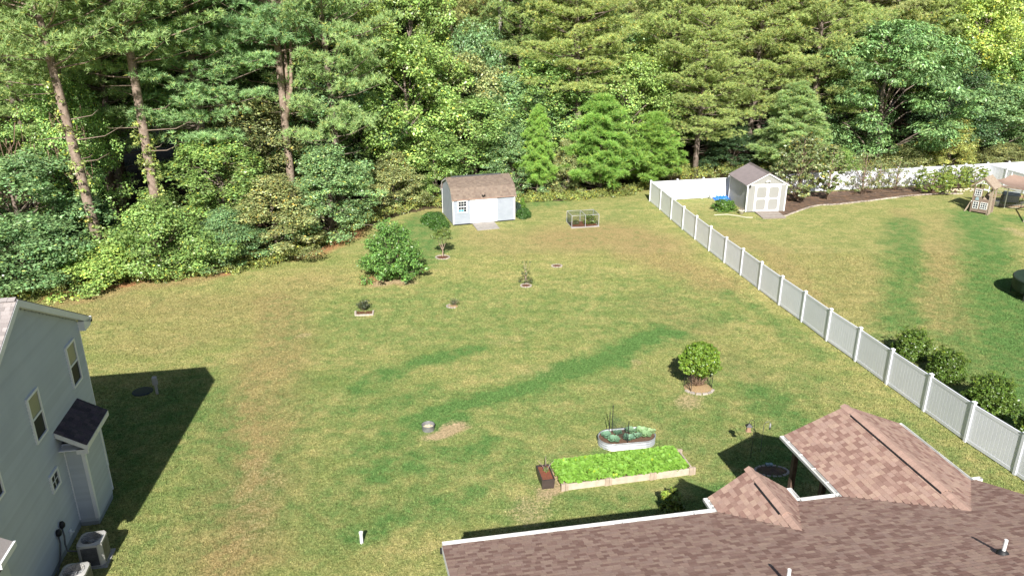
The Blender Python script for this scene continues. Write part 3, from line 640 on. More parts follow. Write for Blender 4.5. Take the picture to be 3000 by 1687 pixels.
# condensers
def condenser(loc, label):
    t = thing('air_conditioner', label, 'air conditioner', loc, radians(10.8), 'air conditioners beside the grey house'); a = .37; h = .86
    MB().box(-.46, .46, -.46, .46, -.05, .06).build('pad', M['concrete'], t)
    ch = .1
    ring = [(a, -a + ch), (a, a - ch), (a - ch, a), (-a + ch, a), (-a, a - ch), (-a, -a + ch), (-a + ch, -a), (a - ch, -a)]
    g = MB(); z0 = .07; n = 8
    g.add([(x, y, z0) for x, y in ring] + [(x, y, h) for x, y in ring], [(k, (k + 1) % n, n + (k + 1) % n, n + k) for k in range(n)])
    r = .29
    m_ = 24; outer = []
    for k in range(m_):
        an = 2 * pi * k / m_; s_ = 1 / max(abs(cos(an)), abs(sin(an))); ox, oy = cos(an) * a * s_, sin(an) * a * s_
        l = abs(ox) + abs(oy)
        if l > 2 * a - ch: f = (2 * a - ch) / l; ox *= f; oy *= f
        outer.append((ox, oy, h + .001))
    inner = [(cos(2 * pi * k / m_) * r, sin(2 * pi * k / m_) * r, h + .03) for k in range(m_)]; well = [(x, y, h - .28) for x, y, _ in inner]
    g.add(outer + inner + well, [(k, (k + 1) % m_, m_ + (k + 1) % m_, m_ + k) for k in range(m_)] + [(m_ + k, m_ + (k + 1) % m_, 2 * m_ + (k + 1) % m_, 2 * m_ + k) for k in range(m_)] + [tuple(2 * m_ + k for k in reversed(range(m_)))])
    g.build('cabinet', M['acpaint'], t)
    g = MB()
    for sx, sy, ax in ((1, 0, 'x'), (-1, 0, 'x'), (0, 1, 'y'), (0, -1, 'y')):
        for k in range(13):
            z = .13 + k * .052; w_ = a - .13
            if ax == 'x': g.hexa([(sx * a, -w_, z), (sx * (a + .012), -w_, z - .012), (sx * (a + .012), w_, z - .012), (sx * a, w_, z), (sx * a, -w_, z + .03), (sx * (a + .004), -w_, z + .03), (sx * (a + .004), w_, z + .03), (sx * a, w_, z + .03)])
            else: g.hexa([(-w_, sy * a, z), (-w_, sy * (a + .012), z - .012), (w_, sy * (a + .012), z - .012), (w_, sy * a, z), (-w_, sy * a, z + .03), (-w_, sy * (a + .004), z + .03), (w_, sy * (a + .004), z + .03), (w_, sy * a, z + .03)])
    g.build('louvre_panel', M['darkmetal'], t)
    g = MB()
    for rr in (.06, .12, .18, .24, .29):
        P = [(cos(2 * pi * k / 24) * rr, sin(2 * pi * k / 24) * rr, h + .035) for k in range(25)]; g.tube(P, .004, 4, cap=False)
    for k in range(12): an = 2 * pi * k / 12; g.bar((cos(an) * .05, sin(an) * .05, h + .035), (cos(an) * .3, sin(an) * .3, h + .033), .006)
    g.build('fan_guard', M['darkmetal'], t)
    g = MB(); g.lathe([(0, h - .06), (.07, h - .06), (.08, h - .2), (0, h - .2)], 12)
    for k in range(3):
        an = 2 * pi * k / 3 + .4; u = Vector((cos(an), sin(an), 0)); v = Vector((-sin(an), cos(an), 0))
        g.add([u * .06 - v * .06 + Vector((0, 0, h - .18)), u * .26 - v * .1 + Vector((0, 0, h - .2)), u * .26 + v * .1 + Vector((0, 0, h - .1)), u * .06 + v * .05 + Vector((0, 0, h - .12))], [(0, 1, 2, 3)])
    g.build('fan', M['greymetal'], t)
    return t
condenser((-13.30, 19.86, -.02), 'cream air conditioner with round fan guard nearest the bay of the grey house')
condenser((-13.06, 18.38, 0.0), 'cream air conditioner cut off by the bottom edge of the photo')

# ================================================================== FENCES
def fence(P, label, boards, top=1.92, nb=11, closed=False, flip=1):
    """P: list of post ground points"""
    o = P[0]; t = thing('vinyl_fence', label, 'fence', o)
    post = MB().box(-.062, .062, -.062, .062, -.1, top - .08).box(-.08, .08, -.08, .08, top - .085, top - .055).add([(-.08, -.08, top - .055), (.08, -.08, top - .055), (.08, .08, top - .055), (-.08, .08, top - .055), (0, 0, top)], [(0, 1, 4), (1, 2, 4), (2, 3, 4), (3, 0, 4)]).mesh('post', M['vinyl'])
    L0 = (P[1] - P[0]).length; bw = (L0 - .12) / nb
    bm = MB().add([(0, -.012, 0), (.008, -.018, 0), (bw - .008, -.018, 0), (bw - .001, -.012, 0), (bw - .001, .012, 0), (bw - .008, .018, 0), (.008, .018, 0), (0, .012, 0)] + [(x, y, 1) for x, y in ((0, -.012), (.008, -.018), (bw - .008, -.018), (bw - .001, -.012), (bw - .001, .012), (bw - .008, .018), (.008, .018), (0, .012))],
                  [(k, (k + 1) % 8, 8 + (k + 1) % 8, 8 + k) for k in range(8)]).mesh('board', M['vinyl'])
    for i, p in enumerate(P):
        q = P[min(i + 1, len(P) - 1)]; pq = P[max(i - 1, 0)]; a = math.atan2(q.y - pq.y, q.x - pq.x)
        link('post', post, t, loc=p - o, rot=(0, 0, a))
    for i in range(len(P) - 1):
        a, b = P[i], P[i + 1]; d = b - a; L = hypot(d.x, d.y); ang = math.atan2(d.y, d.x)
        u = Vector((d.x / L, d.y / L, 0)); sag = d.z / L
        for z0, z1, nm in ((.06, .2, 'bottom_rail'), (top - .30, top - .16, 'top_rail')):
            g = MB(); A = Vector((a.x - o.x, a.y - o.y, a.z - o.z)) + u * .065; B = Vector((b.x - o.x, b.y - o.y, b.z - o.z)) - u * .065
            r = Vector((u.y, -u.x, 0)) * .026
            Z = Vector((0, 0, 1))
            g.hexa([A - r + Z * z0, B - r + Z * z0, B + r + Z * z0, A + r + Z * z0, A - r + Z * z1, B - r + Z * z1, B + r + Z * z1, A + r + Z * z1])
            g.build(nm, M['vinyl'], t)
        if boards:
            for k in range(nb):
                s = .06 + k * bw * (L / L0); pos = a - o + u * s
                link('board', bm, t, loc=(pos.x, pos.y, a.z - o.z + sag * s + .18), rot=(0, 0, ang), scale=(L / L0, 1, top - .16 - .3))
        else:
            g = MB(); A = a - o + u * .06; B = b - o - u * .06
            for k in range(nb):
                p0 = A.lerp(B, k / nb); p1 = A.lerp(B, (k + 1) / nb) - u * .006; r = Vector((u.y, -u.x, 0)) * (.016 if k % 2 else .019); Z = Vector((0, 0, 1))
                g.hexa([p0 - r + Z * .2, p1 - r + Z * .2, p1 + r + Z * .2, p0 + r + Z * .2, p0 - r + Z * (top - .3), p1 - r + Z * (top - .3), p1 + r + Z * (top - .3), p0 + r + Z * (top - .3)])
            g.build('panel', M['vinyl'], t)
    return t
posts = [(1903.6, 590.7), (1933.4, 615.5), (1965.2, 643.6), (1999.3, 672.7), (2036, 702.5), (2076.8, 735.5), (2121.5, 770.8), (2169.4, 806.8), (2223, 849.1), (2282, 894.3), (2348, 942.7), (2420.9, 998.6), (2505.3, 1058.3), (2596.5, 1126.6), (2705.6, 1205.7), (2827, 1294.4), (2972, 1391)]
FP = [bp(*p) for p in posts]
d = (FP[-1] - FP[-2]); FP.append(Vector((FP[-1].x + .44, FP[-1].y - 2.45, gz(0, FP[-1].y - 2.45)))); FP.append(Vector((FP[-1].x + .44, FP[-1].y - 2.45, gz(0, FP[-1].y - 2.45))))
fence(FP, 'long white board fence running between the two lawns', True, nb=13)
c0 = FP[0]; cb = Vector((45.6, 73.0, 0)); n = 14
fence([c0.lerp(cb, k / n) for k in range(n + 1)], 'white fence along the back of the right yard behind the tan shed', False)
fence([cb + Vector((.17, -.985, 0)).normalized() * 2.44 * k for k in range(6)], 'white fence coming forward behind the brown shade cloth', False)
fence([cb + Vector((.975, .22, 0)) * 2.44 * k for k in range(6)], 'white fence at far right beyond the shade cloth', False)

# ================================================================== BLUE GREY SHED
FL = bp(1329, 663); FR = bp(1507, 646); W1 = hypot(FR.x - FL.x, FR.y - FL.y); a1 = math.atan2(FR.y - FL.y, FR.x - FL.x)
sh = thing('garden_shed', 'blue grey shed with brown gambrel roof and white double doors', 'shed', FL, a1)
D1 = 3.74; Z0 = .14; EV = 2.2
prof = [(0, EV), (.42, 2.92), (1.87, 3.46), (3.32, 2.92), (3.74, EV)]
MB().add([(0, 0, Z0)] + [(0, y, z) for y, z in prof] + [(0, D1, Z0)] + [(W1, 0, Z0)] + [(W1, y, z) for y, z in prof] + [(W1, D1, Z0)],
         [(6, 5, 4, 3, 2, 1, 0), (7, 8, 9, 10, 11, 12, 13), (0, 1, 8, 7), (6, 13, 12, 5), (0, 7, 13, 6)]).build('wall', M['sidingblue'], sh)
def ptop(y): 
    ys = [p[0] for p in prof]; zs = [p[1] for p in prof]; return float(np.interp(y, ys, zs))
def yspan(z):
    ys = np.linspace(0, D1, 400); ok = ys[np.interp(ys, [p[0] for p in prof], [p[1] for p in prof]) >= z]
    return (ok[0], ok[-1]) if len(ok) > 3 else None
gf, gs_ = MB(), MB(); z = Z0; cs = .112
while z < 3.4:
    zt = min(z + cs, 3.42)
    if zt <= EV + .01: gf.hexa([(0, -.02, z), (W1, -.02, z), (W1, 0, z), (0, 0, z), (0, -.004, zt), (W1, -.004, zt), (W1, 0, zt), (0, 0, zt)])
    sp = yspan(zt)
    if sp:
        for x, s_ in ((0, -1), (W1, 1)):
            y0, y1 = sp
            gs_.hexa([(x, y0, z), (x + s_ * .02, y0, z), (x + s_ * .02, y1, z), (x, y1, z), (x, y0, zt), (x + s_ * .004, y0, zt), (x + s_ * .004, y1, zt), (x, y1, zt)])
    z += cs
gf.build('front_siding', M['sidingblue'], sh); gs_.build('gable_siding', M['sidingblue'], sh)
for x in (0, W1): MB().box(x - .05, x + .05, -.045, .04, Z0, EV - .02).build('corner_trim', M['whitepaint'], sh)
MB().box(-.045, .05, D1 - .05, D1 + .04, Z0, EV).build('corner_trim', M['whitepaint'], sh)
MB().box(.05, W1 - .05, .05, .2, 0, Z0).box(.05, W1 - .05, D1 - .2, D1 - .05, -.05, Z0).box(.05, W1 - .05, 1.8, 1.95, -.05, Z0).build('skid', M['black'], sh)
rp = [(-.14, EV - .06), (.38, 2.95), (1.87, 3.52), (3.36, 2.95), (3.88, EV - .06)]
g = MB()
for (ya, za), (yb_, zb) in zip(rp[:-1], rp[1:]):
    P = [(-.12, ya, za), (W1 + .12, ya, za), (W1 + .12, yb_, zb), (-.12, yb_, zb)]
    g.hexa([(p[0], p[1], p[2] - .07) for p in P] + [(p[0], p[1], p[2] - .01) for p in P])
g.build('roof_deck', M['shingle'], sh)
ss = []
for i, ((ya, za), (yb_, zb)) in enumerate(zip(rp[:2], rp[1:3])):
    ss.append(shingle_slope(sh, (-.13, ya, za), (1, 0, 0), (0, yb_ - ya, zb - za), hypot(yb_ - ya, zb - za), lambda t: (0, W1 + .26), M['shingleshed'], TONE_S, seed=30 + i))
for i, ((ya, za), (yb_, zb)) in enumerate(zip(rp[:0:-1][:2], rp[::-1][1:3])):
    ss.append(shingle_slope(sh, (-.13, ya, za), (1, 0, 0), (0, yb_ - ya, zb - za), hypot(yb_ - ya, zb - za), lambda t: (0, W1 + .26), M['shingleshed'], TONE_S, seed=33 + i))
place_shingles(ss, 0)
MB().box(.35, W1 - .6, 1.74, 2.0, 3.5, 3.57).build('ridge_vent', M['darkmetal'], sh)
for s_, x in ((-1, -.12), (1, W1 + .1)):
    g = MB()
    for (ya, za), (yb_, zb) in zip(rp[:-1], rp[1:]): g.hexa([(x, ya, za - .14), (x + .02, ya, za - .14), (x + .02, yb_, zb - .14), (x, yb_, zb - .14), (x, ya, za), (x + .02, ya, za), (x + .02, yb_, zb), (x, yb_, zb)])
    g.build('rake_board', M['whitepaint'], sh)
for xa, xb in ((1.45, 2.47), (2.49, 3.5)): 
    dd = MB().box(xa, xb, -.05, -.01, Z0 - .02, 2.1).build('door', M['whitepaint'], sh, bev=.008)
    MB().box(xa + .1, xb - .1, -.06, -.048, .3, 1.1).box(xa + .1, xb - .1, -.06, -.048, 1.22, 1.98).build('door_panel', M['whitepaint'], dd, bev=.005)
    if xa > 2: MB().tube([(2.56, -.06, 1.05), (2.56, -.12, 1.05)], .035, 10).build('handle', M['greymetal'], dd)
MB().box(1.37, 1.45, -.055, 0, Z0, 2.18).box(3.5, 3.58, -.055, 0, Z0, 2.18).box(1.37, 3.58, -.056, 0, 2.1, 2.19).build('door_frame', M['whitepaint'], sh)
g = MB().box(.33, 1.15, -.07, -.01, 1.03, 1.12).box(.33, 1.15, -.07, -.01, 1.95, 2.04).box(.33, .42, -.07, -.01, 1.12, 1.95).box(1.06, 1.15, -.07, -.01, 1.12, 1.95).box(.42, 1.06, -.06, -.01, 1.505, 1.565)
wn = g.build('window', M['whitepaint'], sh)
g = MB()
for x in (.633, .847): g.box(x - .01, x + .01, -.045, -.02, 1.12, 1.95)
for z in (1.31, 1.76): g.box(.42, 1.06, -.046, -.02, z - .01, z + .01)
g.build('muntin', M['whitepaint'], wn)
xs_ = (.42, .633, .847, 1.06); zs_ = (1.12, 1.31, 1.505, 1.565, 1.76, 1.95)
for i in range(3):
    for j, (za, zb) in enumerate(((1.12, 1.31), (1.31, 1.505), (1.565, 1.76), (1.76, 1.95))):
        MB().box(xs_[i], xs_[i + 1], -.035, -.022, za, zb).build('pane', M['tealpane'] if (j == 0 and i < 2) else M['glass'], wn)
o = MB().box(-.05, .05, -.14, -.02, 2.24, 2.32).tube([(-.03, -.1, 2.3), (-.12, -.2, 2.42)], .045, 10).tube([(.03, -.1, 2.3), (.12, -.2, 2.42)], .045, 10).build('floodlight', M['blackmetal'], sh)
o.location = (2.42, -.06, 0)
rt = thing('ramp', 'grey wooden ramp leading up to the blue grey shed doors', 'ramp', sh.location, a1)
for k in range(9):
    y0 = -.06 - k * .185; f = lambda y: .12 + y * .075
    MB().hexa([(1.5, y0 - .18, f(y0 - .18) - .02), (3.3, y0 - .18, f(y0 - .18) - .02), (3.3, y0, f(y0) - .02), (1.5, y0, f(y0) - .02), (1.5, y0 - .18, f(y0 - .18) + .03), (3.3, y0 - .18, f(y0 - .18) + .03), (3.3, y0, f(y0) + .03), (1.5, y0, f(y0) + .03)]).build('plank', M['rampgrey'], rt, color=(1 + .06 * (k % 3), 1 + .05 * (k % 3), 1 + .05 * (k % 3)))

# ================================================================== TAN SHED
F2 = bp(2183.4, 623.6); R2 = bp(2295.5, 620.4); W2 = hypot(R2.x - F2.x, R2.y - F2.y); a2 = math.atan2(R2.y - F2.y, R2.x - F2.x)
ts = thing('garden_shed', 'tan shed with brown metal roof and cross braced white trimmed doors', 'shed', F2, a2)
D2 = 4.0; E2 = 2.42; A2 = 3.28; xm = W2 / 2; b0 = .08
MB().add([(0, 0, b0), (0, 0, E2), (xm, 0, A2), (W2, 0, E2), (W2, 0, b0), (0, D2, b0), (0, D2, E2), (xm, D2, A2), (W2, D2, E2), (W2, D2, b0)],
         [(0, 4, 3, 2, 1), (5, 6, 7, 8, 9), (0, 1, 6, 5), (4, 9, 8, 3), (0, 5, 9, 4)]).build('wall', M['tanpaint'], ts)
g = MB()
for k in range(20): y = .1 + k * .2; g.box(-.004, 0.001, y, y + .012, b0, E2)
for k in range(16):
    x = .1 + k * .2
    g.box(x, x + .008, -.003, .001, b0, E2 + (.86 / xm) * min(x, W2 - x))
g.build('siding_groove', M['greymetal'], ts)
for x in (0, W2): MB().box(x - .05, x + .05, -.03, .05, b0, E2 - .02).build('corner_trim', M['whitepaint'], ts)
MB().box(-.03, .03, D2 - .05, D2 + .03, b0, E2).build('corner_trim', M['whitepaint'], ts)
MB().box(.05, W2 - .05, -.028, 0, E2 - .12, E2 - .02).build('gable_trim', M['whitepaint'], ts)
g = MB()
for sx in (0, 1):
    xa = -.16 if sx == 0 else W2 + .16; za = E2 - .1
    g.hexa([(xa, -.12, za - .1), (xa, -.09, za - .1), (xm, -.09, A2 - .06), (xm, -.12, A2 - .06), (xa, -.12, za), (xa, -.09, za), (xm, -.09, A2 + .04), (xm, -.12, A2 + .04)])
g.build('rake_board', M['whitepaint'], ts)
for sx in (0, 1):
    xa = -.18 if sx == 0 else W2 + .18; za = E2 - .1 + .01; g = MB(); n = Vector((0, 0, 1))
    P = [(xa, -.13, za + .01), (xm, -.13, A2 + .05), (xm, D2 + .12, A2 + .05), (xa, D2 + .12, za + .01)]
    g.hexa([(p[0], p[1], p[2] - .02) for p in P] + P)
    for k in range(19):
        y = -.11 + k * .233
        g.hexa([(xa, y, za), (xm, y, A2 + .045), (xm, y + .05, A2 + .045), (xa, y + .05, za), (xa, y + .01, za + .05), (xm, y + .01, A2 + .085), (xm, y + .04, A2 + .085), (xa, y + .04, za + .05)])
    g.build('metal_roof', M['metalroof'], ts)
MB().hexa([(xm - .14, -.14, A2 + .0), (xm + .14, -.14, A2), (xm + .14, D2 + .13, A2), (xm - .14, D2 + .13, A2), (xm - .02, -.14, A2 + .11), (xm + .02, -.14, A2 + .11), (xm + .02, D2 + .13, A2 + .11), (xm - .02, D2 + .13, A2 + .11)]).build('ridge_flashing', M['metalroof'], ts)
for i, (xa, xb) in enumerate(((.68, 1.71), (1.73, 2.76))):
    dd = MB().box(xa, xb, -.035, -.005, .11, 2.26).build('door', M['tanpaint'], ts)
    g = MB().box(xa, xa + .1, -.06, -.034, .11, 2.26).box(xb - .1, xb, -.06, -.034, .11, 2.26)
    for z0_, z1_ in ((.11, .22), (1.13, 1.24), (2.15, 2.26)): g.box(xa + .1, xb - .1, -.059, -.034, z0_, z1_)
    for cx_, sx_ in ((xa + .1, 1), (xb - .1, -1)):
        for cz_, sz_ in ((.22, 1), (1.13, -1), (1.24, 1), (2.15, -1)):
            g.add([(cx_, -.058, cz_), (cx_ + sx_ * .12, -.058, cz_), (cx_, -.058, cz_ + sz_ * .12), (cx_, -.034, cz_), (cx_ + sx_ * .12, -.034, cz_), (cx_, -.034, cz_ + sz_ * .12)], [(0, 1, 2), (3, 5, 4), (1, 4, 5, 2), (0, 3, 4, 1), (0, 2, 5, 3)])
    g.build('door_brace', M['whitepaint'], dd)
    hx = xa + .02 if i == 0 else xb - .02; s_ = 1 if i == 0 else -1
    for z in (.2, 1.18, 2.18): MB().box(min(hx, hx + s_ * .1), max(hx, hx + s_ * .1), -.075, -.06, z - .015, z + .015).build('hinge', M['blackmetal'], dd)
    if i: MB().box(xa + .03, xa + .07, -.085, -.06, 1.1, 1.2).build('handle', M['darkmetal'], dd)
MB().box(.62, .68, -.05, 0, .1, 2.33).box(2.76, 2.82, -.05, 0, .1, 2.33).box(.62, 2.82, -.05, 0, 2.26, 2.35).build('door_frame', M['whitepaint'], ts)
MB().box(.1, W2 - .1, .1, .25, -.05, b0).box(.1, W2 - .1, D2 - .3, D2 - .1, -.05, b0).build('skid', M['black'], ts)
MB().tube([(xm - .1, -.05, 2.64), (xm - .2, -.18, 2.6)], .05, 8).tube([(xm + .02, -.05, 2.66), (xm + .1, -.2, 2.66)], .05, 8).box(xm - .1, xm + .04, -.06, 0, 2.58, 2.72).build('floodlight', M['whitepaint'], ts)
MB().box(.06, .2, -.14, -.03, 2.2, 2.34).build('camera_box', M['blackmetal'], ts)
MB().box(.1, .18, -.1, -.03, 2.1, 2.17).build('sensor', M['blackmetal'], ts)
rt = thing('ramp', 'weathered plank ramp in front of the tan shed', 'ramp', F2, a2)
for k in range(9):
    y0 = -.05 - k * .2; f = lambda y: .1 + y * .06
    MB().hexa([(.78, y0 - .19, f(y0 - .19) - .03), (2.74, y0 - .19, f(y0 - .19) - .03), (2.74, y0, f(y0) - .03), (.78, y0, f(y0) - .03), (.78, y0 - .19, f(y0 - .19) + .03), (2.74, y0 - .19, f(y0 - .19) + .03), (2.74, y0, f(y0) + .03), (.78, y0, f(y0) + .03)]).build('plank', M['rampgrey'], rt, color=(1.1 - .1 * (k % 3), 1.05 - .12 * (k % 3), 1.0 - .12 * (k % 3)))


# ================================================================== FOLIAGE
def rdir(r, n):
    v = r.normal(size=(n, 3)); return v / np.linalg.norm(v, axis=1, keepdims=True)
def norm(v): return v / (np.linalg.norm(v, axis=1, keepdims=True) + 1e-9)
def leafquads(r, C, Nn, size, aspect=.62, fold=.12, tan=None):
    n = len(C); t = rdir(r, n) if tan is None else tan
    t = norm(t - Nn * (t * Nn).sum(1, keepdims=True)); b = np.cross(Nn, t)
    L = (size * .5)[:, None]; Wd = L * aspect
    V = np.stack([C - t * L, C + b * Wd + Nn * L * fold, C + t * L, C - b * Wd + Nn * L * fold], 1).reshape(-1, 3)
    return V, np.arange(4 * n).reshape(n, 4)
def leafcol(r, n, clump, yellow=.03, var=.45, hue=.16):
    c = np.ones((n, 3)) * (1 + (r.rand(n, 1) - .5) * 2 * var) * clump
    c[:, 0] *= 1 + (r.rand(n) - .4) * 2 * hue; c[:, 2] *= 1 + (r.rand(n) - .5) * 2 * hue
    y = r.rand(n) < yellow; c[y] *= np.array([1.9, 1.35, .8]); return c
def clumps_to_mesh(name, r, cc, cr, per, lsize, m, flat=.65, aspect=.62, yellow=.03, cb=None, up=.55, dens=None, shell=(.5, 1.05), droop=0):
    Vs, Fs, Cs = [], [], []; off = 0
    for i, (c, R) in enumerate(zip(cc, cr)):
        n = int(per * (R / np.mean(cr)) ** 2); d = rdir(r, n)
        # break every clump into sprays
        k = max(5, int(n / 26)); sd_ = rdir(r, k); j = r.randint(k, size=n)
        d = norm(d * .55 + sd_[j] * .9)
        rad = R * (shell[0] + (shell[1] - shell[0]) * r.rand(n) ** .6) * (.8 + .4 * r.rand(k)[j])
        p = c + d * rad[:, None] * np.array([1, 1, flat])
        nn = norm(d * .6 + np.array([0, 0, up]) + r.normal(size=(n, 3)) * .38)
        tan = None
        if droop: tan = norm(d * np.array([1, 1, 0]) + np.array([0, 0, -droop]) + r.normal(size=(n, 3)) * .3)
        v, f = leafquads(r, p, nn, lsize * (.5 + 1.0 * r.rand(n) ** 1.3), aspect, tan=tan)
        b = (cb[i] if cb is not None else 1) * (.9 + .2 * r.rand())
        Vs.append(v); Fs.append(f + off); off += len(v); Cs.append(np.repeat(leafcol(r, n, b, yellow) * (.78 + .44 * r.rand(k))[j][:, None], 4, 0))
    return npmesh(name, np.concatenate(Vs), np.concatenate(Fs), np.concatenate(Cs), m)
def broadleaf(seed, H, R, z0, ncl, per, ls, shape='round', m='leaf', yellow=.03, rc=.26, aspect=.62, flat=.65, droop=0, brown=0):
    r = np.random.RandomState(seed); cc, cr = [], []; lob = r.rand(6) * 2 * pi; amp = .16 + .12 * r.rand(3)
    for i in range(ncl):
        t = (i + r.rand()) / ncl; t = t ** .85
        if shape == 'round': env = max(.12, sin(pi * (.12 + .84 * t)) ** .65)
        elif shape == 'cone': env = .12 + .95 * (1 - t) ** .8 * min(1, .35 + t * 4)
        elif shape == 'tall': env = max(.15, sin(pi * (.2 + .74 * t)) ** .5) * (.75 + .25 * (1 - t))
        else: env = max(.2, (1 - t ** 2.2)) 
        a = i * 2.39996 + r.rand() * .9
        wob = 1 + amp[0] * sin(a * 2 + lob[0] + t * 3) + amp[1] * sin(a * 3 + lob[1] - t * 5) + amp[2] * sin(a * 5 + t * 9)
        rad = R * env * wob * (.45 + .55 * r.rand() ** .5); 
        cc.append(np.array([cos(a) * rad, sin(a) * rad, z0 + (H - z0) * (t * .95 + .02)])); cr.append(R * rc * (.7 + .6 * r.rand()))
    cb = .78 + .44 * r.rand(ncl)
    me = clumps_to_mesh('crown', r, cc, cr, per, ls, M[m], yellow=yellow, cb=cb, aspect=aspect, flat=flat, droop=droop)
    # trunk and limbs
    g = MB(); tr = .035 * H ** .9 * .55; top = Vector((.1, 0, H * .86)); pts = [Vector((0, 0, -.2)), Vector((.05 * R * .3, 0, H * .25)), Vector((-.06 * R, .04 * R, H * .5)), top]
    g.tube(pts, [tr * 1.25, tr, tr * .65, tr * .15], 8)
    for i in range(0, ncl, max(1, ncl // 26)):
        c = Vector(cc[i]); h0 = max(z0 * .6, c.z - hypot(c.x, c.y) * .8 - .3); s = Vector((0, 0, min(h0, H * .8))); mid = s.lerp(c, .5) + Vector((0, 0, .12 * R))
        g.tube([s, mid, c], [tr * .4, tr * .25, tr * .06], 5, cap=False)
    return me, g.mesh('trunk', M['bark'], True), H, R
def pine(seed, H, R, z0, nb, per=20, nl=.3, ncush=5, conical=False, nw=.034, bare=.25):
    r = np.random.RandomState(seed); g = MB(); tr = .0105 * H + .02
    bend = r.rand() * 6
    ax = lambda z: Vector((sin(z * .12 + bend) * .25 * (z / H), cos(z * .1 + bend) * .25 * (z / H), z))
    zz = [-.3, H * .15, H * .35, H * .55, H * .75, H * .9, H]
    g.tube([ax(z) for z in zz], [tr * 1.25, tr, tr * .9, tr * .75, tr * .5, tr * .25, tr * .05], 9)
    tp, td, tn, tb = [], [], [], []
    for i in range(nb):
        t = (i + r.rand()) / nb; z = z0 + (H - z0) * t + (0 if conical else r.normal() * .5)
        if conical: L = R * (1 - t) ** .75 * (.75 + .4 * r.rand()) + .25
        else: L = R * (.35 + .75 * sin(pi * min(1, .28 + t * .72)) ** .8) * (.55 + .5 * r.rand())
        a = i * 2.39996 + r.rand() * .8; o = ax(z); rise = (.55 if conical else .2 + .55 * t + .35 * (r.rand() - .5)) * L
        e = o + Vector((cos(a) * L, sin(a) * L, rise)); mid = o.lerp(e, .5) + Vector((0, 0, -.05 * L))
        g.tube([o, mid, e], [max(.02, tr * .28), tr * .16, .012], 5, cap=False)
        nc = max(2, int(ncush * L / R + .5))
        for k in range(nc):
            f = bare + (1.02 - bare) * (k + .5 + .5 * r.rand()) / nc if nc > 1 else .9
            p = o.lerp(e, min(f, 1.03)); side = (r.rand() - .5) * .75 * L * (1.05 - f) * 1.6
            p = p + Vector((-sin(a) * side, cos(a) * side, .1 + r.rand() * .2)); rc = (.42 + .34 * r.rand()) * (R / 3.8) ** .5 * (1 if not conical else .62)
            n = int(per * (.8 + .5 * r.rand())); d = rdir(r, n); d[:, 2] = np.abs(d[:, 2]) * .9 - .18
            q = np.array(p) + d * rc * np.array([1.15, 1.15, .85]) * (.7 + .35 * r.rand(n, 1))
            tp.append(q); td.append(norm(d * 1.0 + np.array([cos(a) * .25, sin(a) * .25, .3]) + r.normal(size=(n, 3)) * .25)); tn.append(np.full(n, nl)); tb.append(np.full(n, (.85 + .3 * r.rand())) * (.88 + .24 * r.rand(n)))
    P = np.concatenate(tp); D = np.concatenate(td); B = np.concatenate(tb); K = 14; n = len(P)
    dd = norm(np.repeat(D, K, 0) * .75 + rdir(r, n * K) * .8); base = np.repeat(P, K, 0); L = nl * (.7 + .5 * r.rand(n * K, 1))
    s = norm(np.cross(dd, rdir(r, n * K))) * nw * .5
    tip = base + dd * L; V = np.stack([base - s, base + s, tip], 1).reshape(-1, 3)
    C = np.repeat(np.repeat(B, K)[:, None] * (1 + (r.rand(n * K, 3) - .5) * [.25, .16, .2]) * np.where(r.rand(n * K, 1) < .05, np.array([[1.9, 1.3, .9]]), 1), 3, 0)
    C.reshape(-1, 3, 3)[:, 2] *= 1.12
    me = npmesh('crown', V, np.arange(3 * n * K).reshape(-1, 3), C, M['needle'])
    # dead twigs below the crown
    for i in range(10):
        z = z0 * (.55 + .45 * r.rand()); a = r.rand() * 6.28; L = .5 + r.rand() * 1.6; o = ax(z)
        g.tube([o, o + Vector((cos(a) * L, sin(a) * L, .1 * L)), o + Vector((cos(a + .3) * L * 1.3, sin(a + .3) * L * 1.3, .3 * L))], [.035, .02, .006], 4, cap=False)
    return me, g.mesh('trunk', M['bark'], True), H, R

BL = {  # broadleaf prototypes, in metres
 'b1': broadleaf(1, 11, 3.6, 2.0, 78, 430, .17), 'b2': broadleaf(2, 12, 3.4, 2.2, 84, 400, .16, 'tall', yellow=.05), 'b3': broadleaf(3, 9, 3.5, 1.0, 74, 430, .15, 'round', yellow=.02),
 'b4': broadleaf(4, 10, 3.2, .6, 80, 400, .15, 'bush', yellow=.07), 'b5': broadleaf(5, 16, 4.2, 6, 80, 430, .2, 'round', yellow=.03),
 'big': broadleaf(6, 14, 5.4, 1.5, 120, 420, .27, 'round', yellow=.01, aspect=.34, rc=.2, flat=.5, droop=.5), 'bs': broadleaf(7, 4.6, 2.6, .1, 56, 420, .12, 'bush', yellow=.02, rc=.28), 'bs2': broadleaf(8, 3.6, 2.2, .1, 46, 420, .13, 'bush', yellow=.05, rc=.3)}
PN = {'p1': pine(11, 24, 4.2, 8.5, 96, 19, .3, ncush=6, nw=.04), 'p2': pine(12, 25, 3.8, 7, 96, 19, .3, ncush=6, nw=.04), 'p3': pine(13, 22, 4.4, 5.5, 96, 19, .3, ncush=6, nw=.04), 'p4': pine(16, 23, 4.0, 11.5, 70, 19, .3, ncush=6, nw=.04),
      'c1': pine(14, 8, 2.7, .5, 74, 22, .34, 5, True, bare=.1, nw=.045), 'c2': pine(15, 9, 2.3, .8, 70, 22, .34, 5, True, bare=.1, nw=.045)}
PN['p1t'] = PN['p1']
